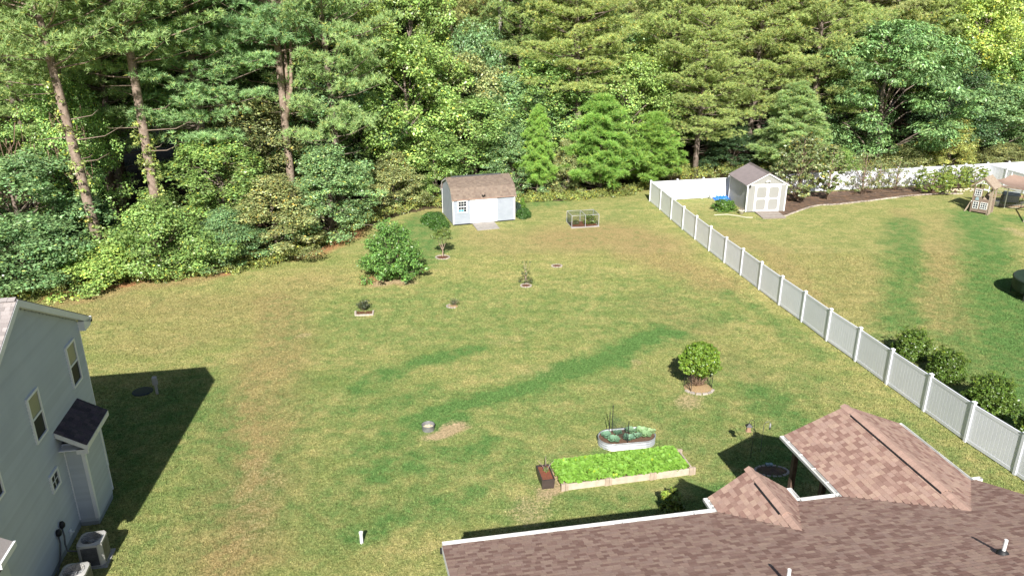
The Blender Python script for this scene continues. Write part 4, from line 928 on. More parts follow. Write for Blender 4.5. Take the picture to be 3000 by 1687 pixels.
T = dict(pine=(.32, .45, .17), pineblue=(.27, .43, .18), pineyel=(.38, .48, .165), pinetan=(.42, .46, .18), young=(.25, .43, .09),
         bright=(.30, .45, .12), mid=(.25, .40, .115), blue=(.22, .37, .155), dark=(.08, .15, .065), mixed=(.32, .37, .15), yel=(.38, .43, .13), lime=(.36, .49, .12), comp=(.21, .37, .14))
def jit(c, k=.1):
    f = 1 + (random.random() - .5) * 2 * k; g = 1 + (random.random() - .5) * k
    return (c[0] * f * g, c[1] * f, c[2] * f / g)
def plant_tree(name, key, x, y, H, Wd, tint, label, cat='tree', group=None, lean=(0, 0), bark=(1, 1, 1), base=None, crown='crown'):
    cm_, tm_, h0, r0 = (BL.get(key) or PN.get(key))
    t = thing(name, label, cat, (x, y, gz(x, y) - .05 if base is None else base), random.random() * 6.28, group)
    sx = Wd / 2 / r0; sz = H / h0
    t.rotation_euler = (0, 0, 0)
    R = Matrix.Rotation(random.random() * 6.28, 3, 'Z')
    q = (Matrix.Rotation(lean[0], 3, 'Y') @ Matrix.Rotation(-lean[1], 3, 'X') @ R).to_euler()
    t.rotation_euler = q; 
    for nm, me, c in (('crown', cm_, tint), ('trunk', tm_, bark)):
        o = link(nm, me, t, color=c); o.scale = (sx, sx, sz)
    return t
random.seed(11)
# hero trees: name, mesh, column in the photo, depth, top row in the photo, width, tint, label
HERO = [
 ('sweetgum_tree', 'b1', 40, 48.5, 440, 9, 'blue', 'blue green broadleaf tree at the left edge, its crown just above the lower one'),
 ('sweetgum_tree', 'b3', 50, 45.4, 640, 9, 'blue', 'blue green broadleaf tree standing right behind the two storey grey house'),
 ('broadleaf_tree', 'b4', 255, 51, 560, 5, 'dark', 'dark shaded tree behind the leaning pine trunk'),  # leaf tint darkened to stand for shade
 ('shrub', 'bs', 455, 48.0, 585, 7.4, 'mid', 'wide domed green shrub covering the foot of the big bare pine trunk'),
 ('shrub', 'bs2', 300, 46.4, 740, 5.6, 'bright', 'low light green thicket left of the wide domed shrub'),
 ('shrub', 'bs2', 565, 49.6, 690, 4, 'mid', 'low shrub between the domed shrub and the bluish one at the lawn edge'),
 ('shrub', 'b4', 665, 49.8, 600, 5, 'blue', 'bluish dark shrub whose skirt touches the lawn on the left'),
 ('broadleaf_tree', 'b2', 640, 55, 400, 8.5, 'mid', 'green tree behind the bluish shrub, right of the bare pine trunk'),
 ('broadleaf_tree', 'b4', 800, 52.3, 505, 7, 'mixed', 'olive tree with browning leaves at the bend of the wood edge'),
 ('broadleaf_tree', 'b4', 960, 56.6, 420, 7.4, 'blue', 'grey green tree filling the inner corner of the lawn behind the big lawn shrub'),
 ('broadleaf_tree', 'b1', 950, 65, 170, 9.5, 'blue', 'tall bluish tree left of the dark gap in the wood'),
 ('broadleaf_tree', 'b4', 1150, 63.8, 440, 5.2, 'mixed', 'small pale leaved tree at the wood edge left of the blue shed'),
 ('broadleaf_tree', 'b4', 1275, 67, 400, 5.5, 'mid', 'tree rising just behind the left end of the blue shed'),
 ('broadleaf_tree', 'b1', 1190, 69, 105, 10, 'bright', 'tall bright green tree above and left of the blue shed'),
 ('broadleaf_tree', 'b2', 1080, 74, 20, 7.5, 'lime', 'yellow green tree rising to the top edge left of centre'),
 ('broadleaf_tree', 'b1', 1390, 70.5, 290, 9, 'mid', 'green tree standing behind the blue shed roof'),
 ('broadleaf_tree', 'b3', 1400, 78, 75, 8, 'blue', 'small bluish rounded tree left of the bare pole trunk'),
 ('broadleaf_tree', 'b2', 1600, 74, 160, 9.5, 'mid', 'green tree right of the bare pole trunk'),
 ('broadleaf_tree', 'b4', 1500, 68.6, 370, 6, 'blue', 'bluish leafy tree right behind the right end of the blue shed'),
 ('broadleaf_tree', 'b3', 1830, 76, 170, 10, 'bright', 'round crowned green tree above the two young pines'),
 ('pine_tree', 'c2', 1575, 67.6, 330, 3.4, 'young', 'narrow young pine, leftmost of three by the wood edge'),
 ('pine_tree', 'c1', 1765, 68.6, 300, 7, 'young', 'bright green young pine, middle one of the three at the wood edge'),
 ('pine_tree', 'c1', 1905, 70.4, 345, 6.4, 'young', 'bright green young pine nearest the left end of the white back fence'),
 ('shrub', 'b4', 1665, 69, 410, 4.2, 'mixed', 'pale speckled shrub between the narrow young pine and its wider neighbour'),
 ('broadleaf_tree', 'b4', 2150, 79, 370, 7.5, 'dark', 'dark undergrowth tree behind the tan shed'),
 ('pine_tree', 'c2', 2320, 75.5, 260, 6.6, 'pine', 'cone shaped pine standing behind the tan shed roof'),
 ('tree_of_heaven', 'big', 2600, 81, 60, 15.5, 'comp', 'widest tree, drooping feathery leaves, behind the row of small fence trees'),
 ('broadleaf_tree', 'b2', 2860, 88, -20, 10, 'lime', 'sunlit yellow green tree in the top right corner'),
 ('broadleaf_tree', 'b1', 2930, 83, 240, 10.5, 'blue', 'bluish green tree below the yellow green one at the right edge'),
 ('shrub', 'b4', 2790, 79, 350, 6, 'yel', 'yellowing shrub behind the white fence near the play tower'),
 ('shrub', 'bs', 2950, 79, 430, 6, 'mixed', 'low olive shrub behind the fence at the right edge'),
 ('shrub', 'bs', 2450, 77, 440, 6, 'mid', 'low green shrub behind the back fence at its shaded stretch'),
 ('shrub', 'bs', 2660, 78, 440, 6, 'mixed', 'low brownish shrub behind the back fence under the feathery tree'),
]
for nm, key, px, Y, top, wd, tn, lab in HERO:
    H = hz(Y, top) + .1; x = gx(px, Y, H * .55)
    plant_tree(nm, key, x, Y, max(2.5, H), wd, jit(T[tn], .06), lab, 'shrub' if nm == 'shrub' else 'tree')
PINES = [  # mesh, base column, depth, height, width, tint, lean, label
 ('p4', 290, 49.0, 25, 10, 'pine', (-.075, 0), 'leaning pine with vines on its long trunk, leftmost pine in the photo'),
 ('p4', 468, 52.5, 25, 10.5, 'pine', (-.02, 0), 'pine with the thick bare trunk rising out of the domed shrub'),
 ('p4', 860, 59, 25, 9.5, 'pineblue', (-.01, 0), 'pine with forked pale trunk left of the dark gap'),
 ('p3', 360, 58, 23, 9, 'pine', (0, 0), 'pine behind and left of the thick bare trunk'),
 ('p2', 620, 57, 23.5, 10, 'pineblue', (.01, 0), 'broad pine crown between the bare trunk and the forked trunk'),
 ('p1', 740, 66, 24, 9, 'pine', (0, 0), 'pine behind the forked one, crown reaching the top edge'),
 ('p2', 120, 56, 25, 10, 'pine', (0, 0), 'pine with yellowish crown in the top left corner'),
 ('p3', 1330, 84, 23, 9.5, 'pinetan', (0, 0), 'tan tinted pine left of the bare pole trunk'),
 ('p1', 1720, 80, 23, 9.5, 'pineyel', (0, 0), 'yellow green pine above the narrow young pine'),
 ('p3', 1960, 79, 22, 10, 'pineyel', (0, 0), 'yellowish pine above the end of the white back fence'),
 ('p3', 2040, 75.5, 14.5, 9.5, 'pineyel', (0, 0), 'low hanging yellow tan pine just left of the tan shed'),
 ('p3', 2190, 80, 20, 11, 'pineyel', (0, 0), 'large yellow green pine rising behind the tan shed'),
 ('p2', 2420, 84, 24, 10, 'pineyel', (0, 0), 'tall pine behind the cone shaped pine'),
 ('p1', 2680, 92, 25, 10, 'pine', (0, 0), 'tall pine above the widest feathery tree'),
]
for key, px, Y, H, wd, tn, ln, lab in PINES:
    t = plant_tree('pine_tree', key, gx(px, Y, 2), Y, H, wd, jit(T[tn], .06), lab, 'tree', lean=ln, bark=(1.25, 1.2, 1.15) if key == 'p4' else (1, 1, 1))
    if 'forked' in lab:
        g = MB()
        for a, e in ((-.9, 15.5), (.15, 16.5), (1.0, 14)): g.tube([(0, -.15, 8.2), (a * .5, -.6, 10.6), (a, -.9, e)], [.2, .15, .05], 7)
        g.build('forked_limb', M['bark'], t, color=(1.5, 1.4, 1.3), smooth=True)
# bare pole trunk
x = gx(1466, 80, 12); t = thing('dead_tree', 'bare pale pole of a dead tree at top centre', 'tree', (x, 80, 0))
MB().tube([(0, 0, -.2), (.05, 0, 6), (-.05, 0, 12), (.04, 0, 21)], [.26, .23, .2, .12], 10).build('trunk', mat('palebark', (.42, .38, .34), (.33, .3, .27), 3, .9, .6, 20, bdist=.02), t, smooth=True)
g = MB()
for z, a, L in ((9, 1, .8), (12, 3, .6), (14.5, 5, .9), (16, 2, .7)): g.tube([(0, 0, z), (cos(a) * L, sin(a) * L, z + .3)], [.04, .012], 5)
g.build('branch', M['bark'], t, color=(1.6, 1.5, 1.4))
# the wood behind: every tree its own thing
rnd = random.Random(21); placed = [(gx(h[2], h[3], 6), h[3]) for h in HERO] + [(gx(p[1], p[2], 2), p[2]) for p in PINES]
cnt = 0; USED = set()
def uniq(lab, tall, wide):
    for pre in ('', 'taller ' if tall else 'shorter ', 'wide ' if wide else 'slim ', ('tall ' if tall else 'short ') + ('wide ' if wide else 'slim ')):
        if pre + lab not in USED: USED.add(pre + lab); return pre + lab
    return lab
ZONES = [(150, 'at the left edge'), (330, 'behind the leaning pine'), (560, 'behind the thick bare trunk'), (780, 'behind the bluish shrub'), (960, 'behind the forked pine'), (1150, 'above the big lawn shrub'), (1330, 'above the left end of the blue shed'),
         (1500, 'above the right end of the blue shed'), (1680, 'above the narrow young pine'), (1850, 'above the wide young pines'), (2020, 'above the corner of the white fence'), (2200, 'above the space left of the tan shed'), (2340, 'above the tan shed'), (2520, 'left of the widest feathery tree'), (2720, 'behind the widest feathery tree'), (2880, 'right of the widest feathery tree'), (9999, 'at the right edge')]
for row in range(9):
    dY = 6.5 + row * 5.0; X = -64
    while X < 84:
        X += rnd.uniform(3.4, 5.6) * (1 + row * .03); Y = float(edge_y(X)) + dY + rnd.uniform(-2, 2)
        px, py = pj(X, Y, 10)
        if px < -260 or px > 3260: continue
        if min(hypot(X - a, Y - b) for a, b in placed) < 2.6: continue
        placed.append((X, Y)); cnt += 1
        if 360 < px < 560 and Y < 60: continue
        right = px > 1280
        zone = ZONES[int(np.searchsorted([z[0] for z in ZONES], px).clip(0, len(ZONES) - 1))][1]
        rank = ['in second rank', 'in third rank', 'in fourth rank', 'in fifth rank', 'in sixth rank', 'deep in wood', 'deep in wood', 'far in wood', 'far in wood'][min(row, 8)]
        if rnd.random() < (.6 if row > 1 else (.4 if right else .15)):
            tn = rnd.choice(['pineyel', 'pineyel', 'pine', 'pinetan'] if right else ['pine', 'pineblue', 'pine', 'pine'])
            word = {'pine': 'green', 'pineblue': 'grey green', 'pineyel': 'yellow green', 'pinetan': 'tan tinted'}[tn]
            lab = '%s pine %s, %s' % (word, rank, zone)
            H_, W_ = rnd.uniform(21, 27), rnd.uniform(8, 11); lab = uniq(lab, H_ > 24.5, W_ > 9.6)
            plant_tree('pine_tree', rnd.choice(['p1', 'p2', 'p3', 'p3']), X, Y, H_, W_, jit(T[tn], .12), lab, 'tree', 'pines of the wood', lean=(rnd.uniform(-.03, .03), rnd.uniform(-.03, .03)))
        else:
            tall = row > 1 and rnd.random() < .5
            tn = rnd.choice(['blue', 'mid', 'bright', 'mid', 'mixed', 'dark'])
            word = {'blue': 'bluish', 'mid': 'green', 'bright': 'bright green', 'mixed': 'olive', 'dark': 'dark'}[tn]
            lab = '%s broadleaf tree %s, %s' % (word, rank, zone)
            H_, W_ = rnd.uniform(15, 21) if tall else rnd.uniform(8, 13), rnd.uniform(6.5, 9.5); lab = uniq(lab, tall, W_ > 8)
            plant_tree('broadleaf_tree', 'b5' if tall else rnd.choice(['b1', 'b2', 'b3', 'b1']), X, Y, H_, W_, jit(T[tn], .15), lab, 'tree', 'broadleaf trees of the wood')
print('wood trees', cnt)
# low growth along the wood edge
def scatter_mesh(name, pts, seed, ls, m, rr=(.25, .55), per=70, flat=.7, yellow=.06, aspect=.5, cb=None):
    r = np.random.RandomState(seed); cc = [np.array(p) for p in pts]; cr = [r.uniform(*rr) for _ in pts]
    return clumps_to_mesh(name, r, cc, cr, per, ls, M[m], yellow=yellow, flat=flat, aspect=aspect, cb=cb)
rr_ = random.Random(4); pts = []; 
for i in range(1250):
    x = rr_.uniform(-34, 14); y = float(edge_y(x)) + abs(rr_.gauss(0, 1)) * 1.6 - .15 + (fbm(np.array([x]), np.array([0.]), .5)[0] - .5) * 1.4
    if -10.5 < x < 1.5 and y < 64.6: y += .8
    pts.append((x, y, gz(x, y) + rr_.uniform(.05, .45)))
for i in range(900):
    x = rr_.uniform(12, 52); y = 72.0 + (x - 12) * .235 + rr_.uniform(0, 4); pts.append((x, y, rr_.uniform(.1, .9)))
o = link('undergrowth', scatter_mesh('undergrowth', pts, 3, .12, 'leaf', per=60, cb=[rr_.choice([.8, 1, 1.2, 1.35]) for _ in pts], yellow=.12), kind='stuff', color=(.25, .31, .09))
pts = []
for i in range(420):
    x = rr_.uniform(-40, 16); y = float(edge_y(x)) + rr_.uniform(2, 16); pts.append((x, y, gz(x, y) + rr_.uniform(.1, 1.2)))
link('wood_undergrowth', scatter_mesh('wood_undergrowth', pts, 5, .15, 'leaf', rr=(.4, 1.0), per=90), kind='stuff', color=(.12, .2, .07))
def trunk_vine(px, Y, H, lean, label, seed, zs):
    r = random.Random(seed); pts = []
    for i in range(90):
        z = r.uniform(*zs); a = r.uniform(0, 6.28); R_ = .34 + r.uniform(0, .25); pts.append((cos(a) * R_ + sin(lean) * z, sin(a) * R_, z))
    t = thing('climbing_vine', label, 'vine', (gx(px, Y, 2), Y, -.2)); link('foliage', scatter_mesh('foliage', pts, seed, .17, 'leaf', rr=(.14, .34), per=22), t, color=(.33, .42, .13))
trunk_vine(290, 49.0, 25, -.075, 'leafy vine climbing the leaning pine trunk', 31, (.5, 12.5)); trunk_vine(468, 52.5, 24, -.02, 'leafy vine on the left side of the thick bare trunk', 32, (3.5, 9))
# dead sticks and hanging vines near the leaning pine
vt = thing('vine_tangle', 'tangle of bare twigs and vines hanging left of the leaning pine', 'vines', bp(230, 760))
g = MB(); r_ = random.Random(8)
for i in range(46):
    a = Vector((r_.uniform(-4.2, 1.8), r_.uniform(0, 1.5), r_.uniform(6.0, 10.5))); b = a + Vector((r_.uniform(-1.1, .9), r_.uniform(-.4, .4), -r_.uniform(1.0, 3.2))); c = a.lerp(b, .5) + Vector((r_.uniform(-.4, .4), 0, -.2))
    g.tube([a, c, b], [.03, .022, .01], 4, cap=False)
for i in range(4):
    a = Vector((r_.uniform(-5, 0), 0, r_.uniform(5, 7))); g.tube([a, a + Vector((-2.2, .3, -1.6))], [.05, .02], 5)
g.build('twigs', M['bark'], vt, color=(1.25, 1.05, .95))

def bush_mesh(name, seed, R, H, ncl, per, ls, m='leaf', yellow=.01, z0=0, shape='ball', rc=.3, aspect=.6, up=.45):
    r = np.random.RandomState(seed); cc, cr = [], []
    for i in range(ncl):
        t = (i + .5) / ncl; a = i * 2.39996
        if shape == 'ball': zz = t; rad = R * max(0, 1 - (2 * t * .5) ** 2.4) ** .5 * (.8 if t > .1 else .75) * (1 + .13 * sin(a * 1.3 + t * 7 + seed))
        elif shape == 'cone': zz = t; rad = R * (1 - t) * .85
        else: zz = t; rad = R * (1 - t * .25) * r.rand() ** .5
        cc.append(np.array([cos(a) * rad * (.82 + .2 * r.rand()), sin(a) * rad * (.82 + .2 * r.rand()), z0 + (H - z0) * (zz * .86 + .05)])); cr.append(R * rc * (.8 + .4 * r.rand()))
    return clumps_to_mesh(name, r, cc, cr, per, ls, M[m], yellow=yellow, aspect=aspect, up=up, flat=.85, cb=.88 + .24 * r.rand(ncl))
def shoots(t, n, R, H, z0, tint, seed, ls=.09):
    r = random.Random(seed); cc = []
    for k in range(n):
        a = r.uniform(0, 6.28); e = r.uniform(.15, 1.2); cc.append(np.array([cos(a) * R * cos(e * .9), sin(a) * R * cos(e * .9), z0 + (H - z0) * (.35 + .65 * sin(e)) + r.uniform(-.05, .12)]))
    link('shoots', clumps_to_mesh('shoots', np.random.RandomState(seed), cc, [R * r.uniform(.08, .2) for _ in cc], 26, ls, M['leaf'], aspect=.5), t, color=tint, kind='stuff')
def bush(name, label, loc, me, tint, rz=0, scale=(1, 1, 1), stems=None, group=None, cat='bush'):
    t = thing(name, label, cat, loc, rz, group); o = link('foliage', me, t, color=tint); o.scale = scale
    g = MB()
    n = stems or 4
    for k in range(n):
        a = 6.28 * k / n; g.tube([(0, 0, -.05), (cos(a) * .12 * scale[0], sin(a) * .12 * scale[0], .25 * scale[2]), (cos(a) * .3 * scale[0], sin(a) * .3 * scale[0], .5 * scale[2])], [.025, .02, .008], 5)
    g.build('stem', M['bark'], t); return t
# bushes round the blue shed
B1 = bush_mesh('foliage', 40, .56, .82, 60, 260, .055, 'leaf', 0, rc=.32)
BC = bush_mesh('foliage', 41, .42, 1.25, 60, 200, .06, 'leaf', 0, shape='cone', rc=.28)
bush('round_bush', 'clipped round bush at the right front corner of the blue shed', bp(1534, 638), B1, (.07, .16, .035), scale=(1.05, 1.05, 1.0))
bush('conical_evergreen', 'light green cone shaped evergreen behind the round bush', bp(1530, 620), BC, (.13, .24, .035), cat='evergreen')
bush('round_bush', 'dark bluish round bush half hidden behind the right side of the blue shed', bp(1514, 622), B1, (.045, .085, .055), scale=(.8, .8, 1.0))
bush('round_bush', 'round bush left of the blue shed, the one nearer the wood', bp(1262, 655), B1, (.085, .19, .04), scale=(1.35, 1.3, 1.1))
bush('round_bush', 'round bush left of the blue shed, partly behind the small lawn tree', bp(1287, 671), B1, (.08, .175, .035), scale=(1.35, 1.3, 1.15))
bush('round_bush', 'darker low bush against the back of the left round bush', bp(1280, 648), B1, (.07, .15, .035), scale=(1.1, 1.1, .9))
B2 = bush_mesh('foliage', 42, .8, 1.0, 60, 220, .09, 'leaf', .03, shape='mound', rc=.3)
bush('mounded_bush', 'wide low green bush left of the tan shed', bp(2118, 617), B2, (.10, .2, .035), scale=(1.25, 1.0, .85))
# four evergreen shrubs along the fence
B3 = bush_mesh('foliage', 43, 1.0, 1.75, 80, 240, .1, 'leaf', .0, shape='ball', rc=.3, aspect=.5)
B3b = bush_mesh('foliage', 44, 1.0, 1.7, 80, 240, .1, 'leaf', .0, shape='ball', rc=.3, aspect=.5)
for k, (p, sc_, lab) in enumerate((((2668, 1046), .9, 'glossy evergreen shrub behind the fence, farthest from the camera of four'), ((2770, 1106), .86, 'glossy evergreen shrub behind the fence, second of four from the far end'), ((2893, 1200), 1.0, 'glossy evergreen shrub behind the fence, third and fullest of four'), ((3030, 1300), .9, 'glossy evergreen shrub behind the fence, cut by the right edge'))):
    t = bush('evergreen_shrub', lab, bp(*p), B3 if k % 2 else B3b, (.10, .17, .028), rz=k * 1.7, scale=(sc_, sc_ * (.85 + .1 * k % .3), sc_ * .95), group='evergreen shrubs along the white fence'); shoots(t, 26, 1.0 * sc_, 1.7 * sc_, .2, (.12, .19, .03), 300 + k)

# the big lawn shrub: a vase of arching branches
def vase(name, seed, H, R, nb, per, ls, m='leaf'):
    r = np.random.RandomState(seed); cc, cr, g = [], [], MB()
    for i in range(nb):
        a = i * 2.39996; sp = R * (.12 + .95 * ((i + .5) / nb) ** .6) * (.8 + .35 * r.rand()); top = H * (1.02 - .72 * (sp / R) ** 1.6) * (.85 + .15 * r.rand())
        if r.rand() < .22: top = H * (.12 + .3 * r.rand()); sp = R * (.45 + .5 * r.rand())
        e = Vector((cos(a) * sp, sin(a) * sp, top)); mid = Vector((cos(a) * sp * .45, sin(a) * sp * .45, top * .55))
        g.tube([(0, 0, 0), mid, e], [.03, .018, .006], 5, cap=False)
        for f in (.35, .55, .72, .86, 1.0):
            p = mid.lerp(e, f) if f > .5 else Vector((0, 0, 0)).lerp(mid, f * 2)
            if f < .5 and top > H * .5: continue
            cc.append(np.array(p) + r.normal(size=3) * .08); cr.append(R * .15 * (.8 + .5 * r.rand()))
    return clumps_to_mesh('foliage', r, cc, cr, per, ls, M[m], aspect=.5, yellow=.02, flat=.9, shell=(.2, 1.1)), g.mesh('branches', M['bark'], True)
vm, vb = vase('v', 50, 4.1, 2.0, 90, 48, .15)
t = thing('crape_myrtle', 'largest free standing shrub on the lawn, many stemmed with a bare ring at its foot', 'shrub', bp(1150, 815)); link('foliage', vm, t, color=(.15, .30, .07)); link('branches', vb, t)
# small tree with a stone ring
def stone_ring(label, c, rx, ry, n, a0=0, a1=2 * pi, fill='mulch', h=.09, cat='flower bed', rz=0, ws=.09):
    t = thing('ringed_bed', label, cat, c, rz); z0 = 0
    sm = MB().hexa([(-.5, -.5, 0), (.5, -.5, 0), (.45, .5, 0), (-.45, .5, 0), (-.46, -.44, 1), (.46, -.44, 1), (.41, .44, 1), (-.41, .44, 1)]).mesh('stone', M['stone']); r = random.Random(n)
    for k in range(n):
        a = a0 + (a1 - a0) * (k + .5) / n; nx = (a1 - a0) / n * (rx + ry) / 2
        p = Vector((cos(a) * rx, sin(a) * ry, -.02)); f = r.uniform(.85, 1.15)
        link('stone', sm, t, loc=p, rot=(r.uniform(-.06, .06), r.uniform(-.06, .06), math.atan2(cos(a) * ry, -sin(a) * rx)), scale=(nx * .94, ws, h * r.uniform(.85, 1.15)), color=(f, f * .98, f * .95))
    N_ = 28; g = MB(); vs = [(0, 0, .07)] + [(cos(2 * pi * k / N_) * rx * .6, sin(2 * pi * k / N_) * ry * .6, .055) for k in range(N_)] + [(cos(2 * pi * k / N_) * rx * .97, sin(2 * pi * k / N_) * ry * .97, .02) for k in range(N_)]
    g.add(vs, [(0, 1 + k, 1 + (k + 1) % N_) for k in range(N_)] + [(1 + k, 1 + N_ + k, 1 + N_ + (k + 1) % N_, 1 + (k + 1) % N_) for k in range(N_)])
    g.build('mulch', M[fill], t, smooth=True); return t
stone_ring('stone ringed mulch circle under the small lawn tree', bp(1297, 755), .47, .42, 17)
r = np.random.RandomState(60); g = MB(); cc = []; cr = []
for k in range(26):
    a = k * 2.4; rr = .62 * ((k + .5) / 26) ** .5; zz = 1.05 + 1.25 * (1 - (rr / .62) ** 2 * .55) * r.uniform(.45, 1)
    cc.append(np.array([cos(a) * rr, sin(a) * rr, zz])); cr.append(.24)
for a in (0, 1.5, 3.1, 4.6): g.tube([(0, 0, .5), (cos(a) * .15, sin(a) * .15, .85), (cos(a) * .35, sin(a) * .35, 1.4)], [.028, .02, .01], 5)
g.tube([(0, 0, -.05), (.02, 0, .55)], [.045, .035], 7)
t = thing('small_tree', 'small pale trunked lawn tree left of the blue shed', 'tree', bp(1297, 753)); link('crown', clumps_to_mesh('crown', r, cc, cr, 150, .09, M['leaf'], yellow=.04, aspect=.45), t, color=(.16, .23, .06)); g.build('trunk', M['bark'], t, color=(1.7, 1.6, 1.5))
# sapling, empty ring, twiggy plant, square bed
stone_ring('stone ringed mulch circle holding the sparse sapling', bp(1541, 838), .32, .30, 13)
r = np.random.RandomState(61); g = MB(); cc = []; cr = []
for k in range(9): cc.append(np.array([r.uniform(-.38, .38), r.uniform(-.2, .2), r.uniform(.1, .55)])); cr.append(.15)
for k in range(12): cc.append(np.array([r.uniform(-.3, .3), r.uniform(-.2, .2), r.uniform(.7, 1.55)])); cr.append(.1)
for c in cc: g.tube([(0, 0, min(c[2], .9) * .6), tuple(c)], [.012, .005], 4)
g.tube([(0, 0, -.03), (-.03, 0, .8), (-.12, 0, 1.6)], [.025, .02, .008], 6)
per = 34
t = thing('sapling', 'sparse sapling with a bare white upper stem in the middle of the lawn', 'tree', bp(1541, 833)); link('foliage', clumps_to_mesh('foliage', r, cc, [c * 1 for c in cr], 26, .085, M['leaf'], yellow=.2), t, color=(.11, .15, .06)); g.build('stems', M['bark'], t, color=(1.6, 1.55, 1.45))
stone_ring('empty stone ringed mulch circle right of the sapling', bp(1631, 780), .34, .28, 14)
stone_ring('half ring of stones round the low twiggy grey plant', bp(1326, 898), .34, .26, 8, a0=2.0, a1=5.3, fill='straw' if 'straw' in M else 'palemulch')
def twiggy(label, loc, n, R, H, tint, leaf, seed, ls=.05):
    r = random.Random(seed); g = MB(); cc = []
    for k in range(n):
        a = r.uniform(0, 6.28); s = r.uniform(.2, 1) * R; e = Vector((cos(a) * s, sin(a) * s, H * r.uniform(.55, 1))); m_ = Vector((cos(a) * s * .4, sin(a) * s * .4, e.z * .55))
        g.tube([(0, 0, 0), m_, e], [.009, .006, .003], 4, cap=False); cc += [np.array(e), np.array(m_.lerp(e, .5))]
    t = thing('small_shrub', label, 'shrub', loc); g.build('stems', M['bark'], t, color=(1.2, 1.1, 1.0))
    link('foliage', clumps_to_mesh('foliage', np.random.RandomState(seed), cc, [.09] * len(cc), leaf, ls, M['leaf'], aspect=.4, yellow=.02), t, color=tint); return t
twiggy('low twiggy grey green plant inside the half ring of stones', bp(1331, 896), 34, .3, .42, (.13, .155, .085), 14, 71, .05)
twiggy('dark leafy small shrub inside the square stone edging', bp(1066, 911), 60, .42, .62, (.075, .1, .05), 26, 72, .055)
sb = thing('square_bed', 'square of pale stones round the dark small shrub on the left lawn', 'flower bed', bp(1068, 921), .1)
sm = MB().box(-.5, .5, -.5, .5, 0, 1).mesh('stone', M['stone'])
for k in range(5): link('stone', sm, sb, loc=(-.42 + k * .21, -.22, 0), rot=(0, 0, .04 * (k % 2)), scale=(.2, .09, .1), color=(1.25, 1.22, 1.15))
for k in range(3): link('stone', sm, sb, loc=(-.5 - .02 * k, -.1 + k * .2, 0), rot=(0, 0, 1.5), scale=(.19, .09, .1), color=(1.2, 1.17, 1.1)); link('stone', sm, sb, loc=(.48, -.1 + k * .2, 0), rot=(0, 0, 1.6), scale=(.19, .09, .09), color=(1.15, 1.12, 1.05))
MB().box(-.46, .44, -.18, .4, 0, .04).build('mulch', M['mulch'], sb)
# row of small trees on the mulch bed
r = random.Random(77)
def pear_mesh(seed, H, R, n, per, ls, shape='tall'):
    rr = np.random.RandomState(seed); cc, cr, g = [], [], MB()
    for k in range(n):
        t = (k + .5) / n; a = k * 2.4; env = (sin(pi * (.12 + .8 * t)) ** .7 if shape == 'tall' else (1 - t * .35) ** .5) * R * (.35 + .75 * rr.rand() ** .6)
        c = np.array([cos(a) * env, sin(a) * env, H * (.16 + .8 * t)]); cc.append(c); cr.append(R * .22 * (.7 + .6 * rr.rand())); g.tube([(0, 0, max(.2, c[2] - .6 - env * .6)), tuple(c)], [.018, .005], 4, cap=False)
    g.tube([(0, 0, -.05), (.03, 0, H * .4), (0, 0, H * .95)], [.07, .05, .012], 7)
    return clumps_to_mesh('crown', rr, cc, cr, per, ls, M['leaf'], yellow=.1, aspect=.5), g.mesh('trunk', M['bark'], True)
pm = [pear_mesh(80, 4.2, 1.4, 70, 130, .14), pear_mesh(81, 4.0, .8, 50, 110, .14), pear_mesh(82, 3.2, 1.4, 44, 42, .13), pear_mesh(83, 2.4, 1.4, 56, 110, .13, 'bush')]
ROW = [((2335, 592), 0, 1.45, 1.4, 'fullest small tree of the row, right beside the tan shed'), ((2423, 587), 1, 1.35, 1.25, 'slender small tree with a short bare trunk, second from the tan shed'), ((2523, 571), 2, 1.3, 1.2, 'thin open small tree with reddish twigs, third from the tan shed'),
       ((2570, 556), 2, .9, .8, 'thin small tree against the bright fence, fourth from the tan shed'), ((2622, 560), 2, 1.0, .9, 'open small tree in front of the whitest stretch of fence'), ((2728, 565), 3, 1.15, .85, 'low bushy small tree, broadest of those near the play tower'), ((2790, 552), 3, .9, .85, 'small bushy tree between the broad one and the play tower'), ((2850, 548), 3, .85, .8, 'small bushy tree directly behind the play tower roof')]
for p, k, sx, sz, lab in ROW:
    l = bp(*p); l.z = gz(l.x, l.y) + .05; t = thing('small_tree', lab, 'tree', l, r.random() * 6, 'small trees in the mulch bed by the fence')
    tint = (.22, .27, .11) if k != 3 else (.2, .29, .065)
    link('crown', pm[k][0], t, color=jit(tint, .08), scale=(sx, sx, sz)); link('trunk', pm[k][1], t, scale=(sx, sx, sz), color=(1.3, 1.2, 1.1))

# ================================================================== CAGE, ARBOR, BEDS
c0_ = bp(1675, 668); ca = math.atan2(bp(1754, 663).y - c0_.y, bp(1754, 663).x - c0_.x)
M['pipe'] = mat('pipe', (.5, .5, .52), (.42, .42, .44), 3, .5)
cg = thing('plant_cage', 'white pipe frame cage with netting over two berry bushes', 'plant cage', c0_, ca); Lx, Ly, Hc = 2.2, 1.5, .98
g = MB(); R_ = .02; 
for z in (.05, Hc): g.tube([(0, 0, z), (Lx, 0, z), (Lx, Ly, z), (0, Ly, z), (0, 0, z)], R_, 6)
for x, y in ((0, 0), (Lx / 2, 0), (Lx, 0), (0, Ly), (Lx / 2, Ly), (Lx, Ly)): g.tube([(x, y, 0), (x, y, Hc)], R_, 6)
g.tube([(Lx / 2, Ly, Hc), (Lx / 2, 0, Hc)], R_ * .9, 6)
g.build('frame', M['pipe'], cg)
g = MB()
for k in range(25): 
    z = .08 + k * .036
    for (a, b) in (((0, 0), (0, Ly)), ((0, Ly), (Lx, Ly)), ((Lx, 0), (Lx, Ly))): g.bar((*a, z), (*b, z), .0035)
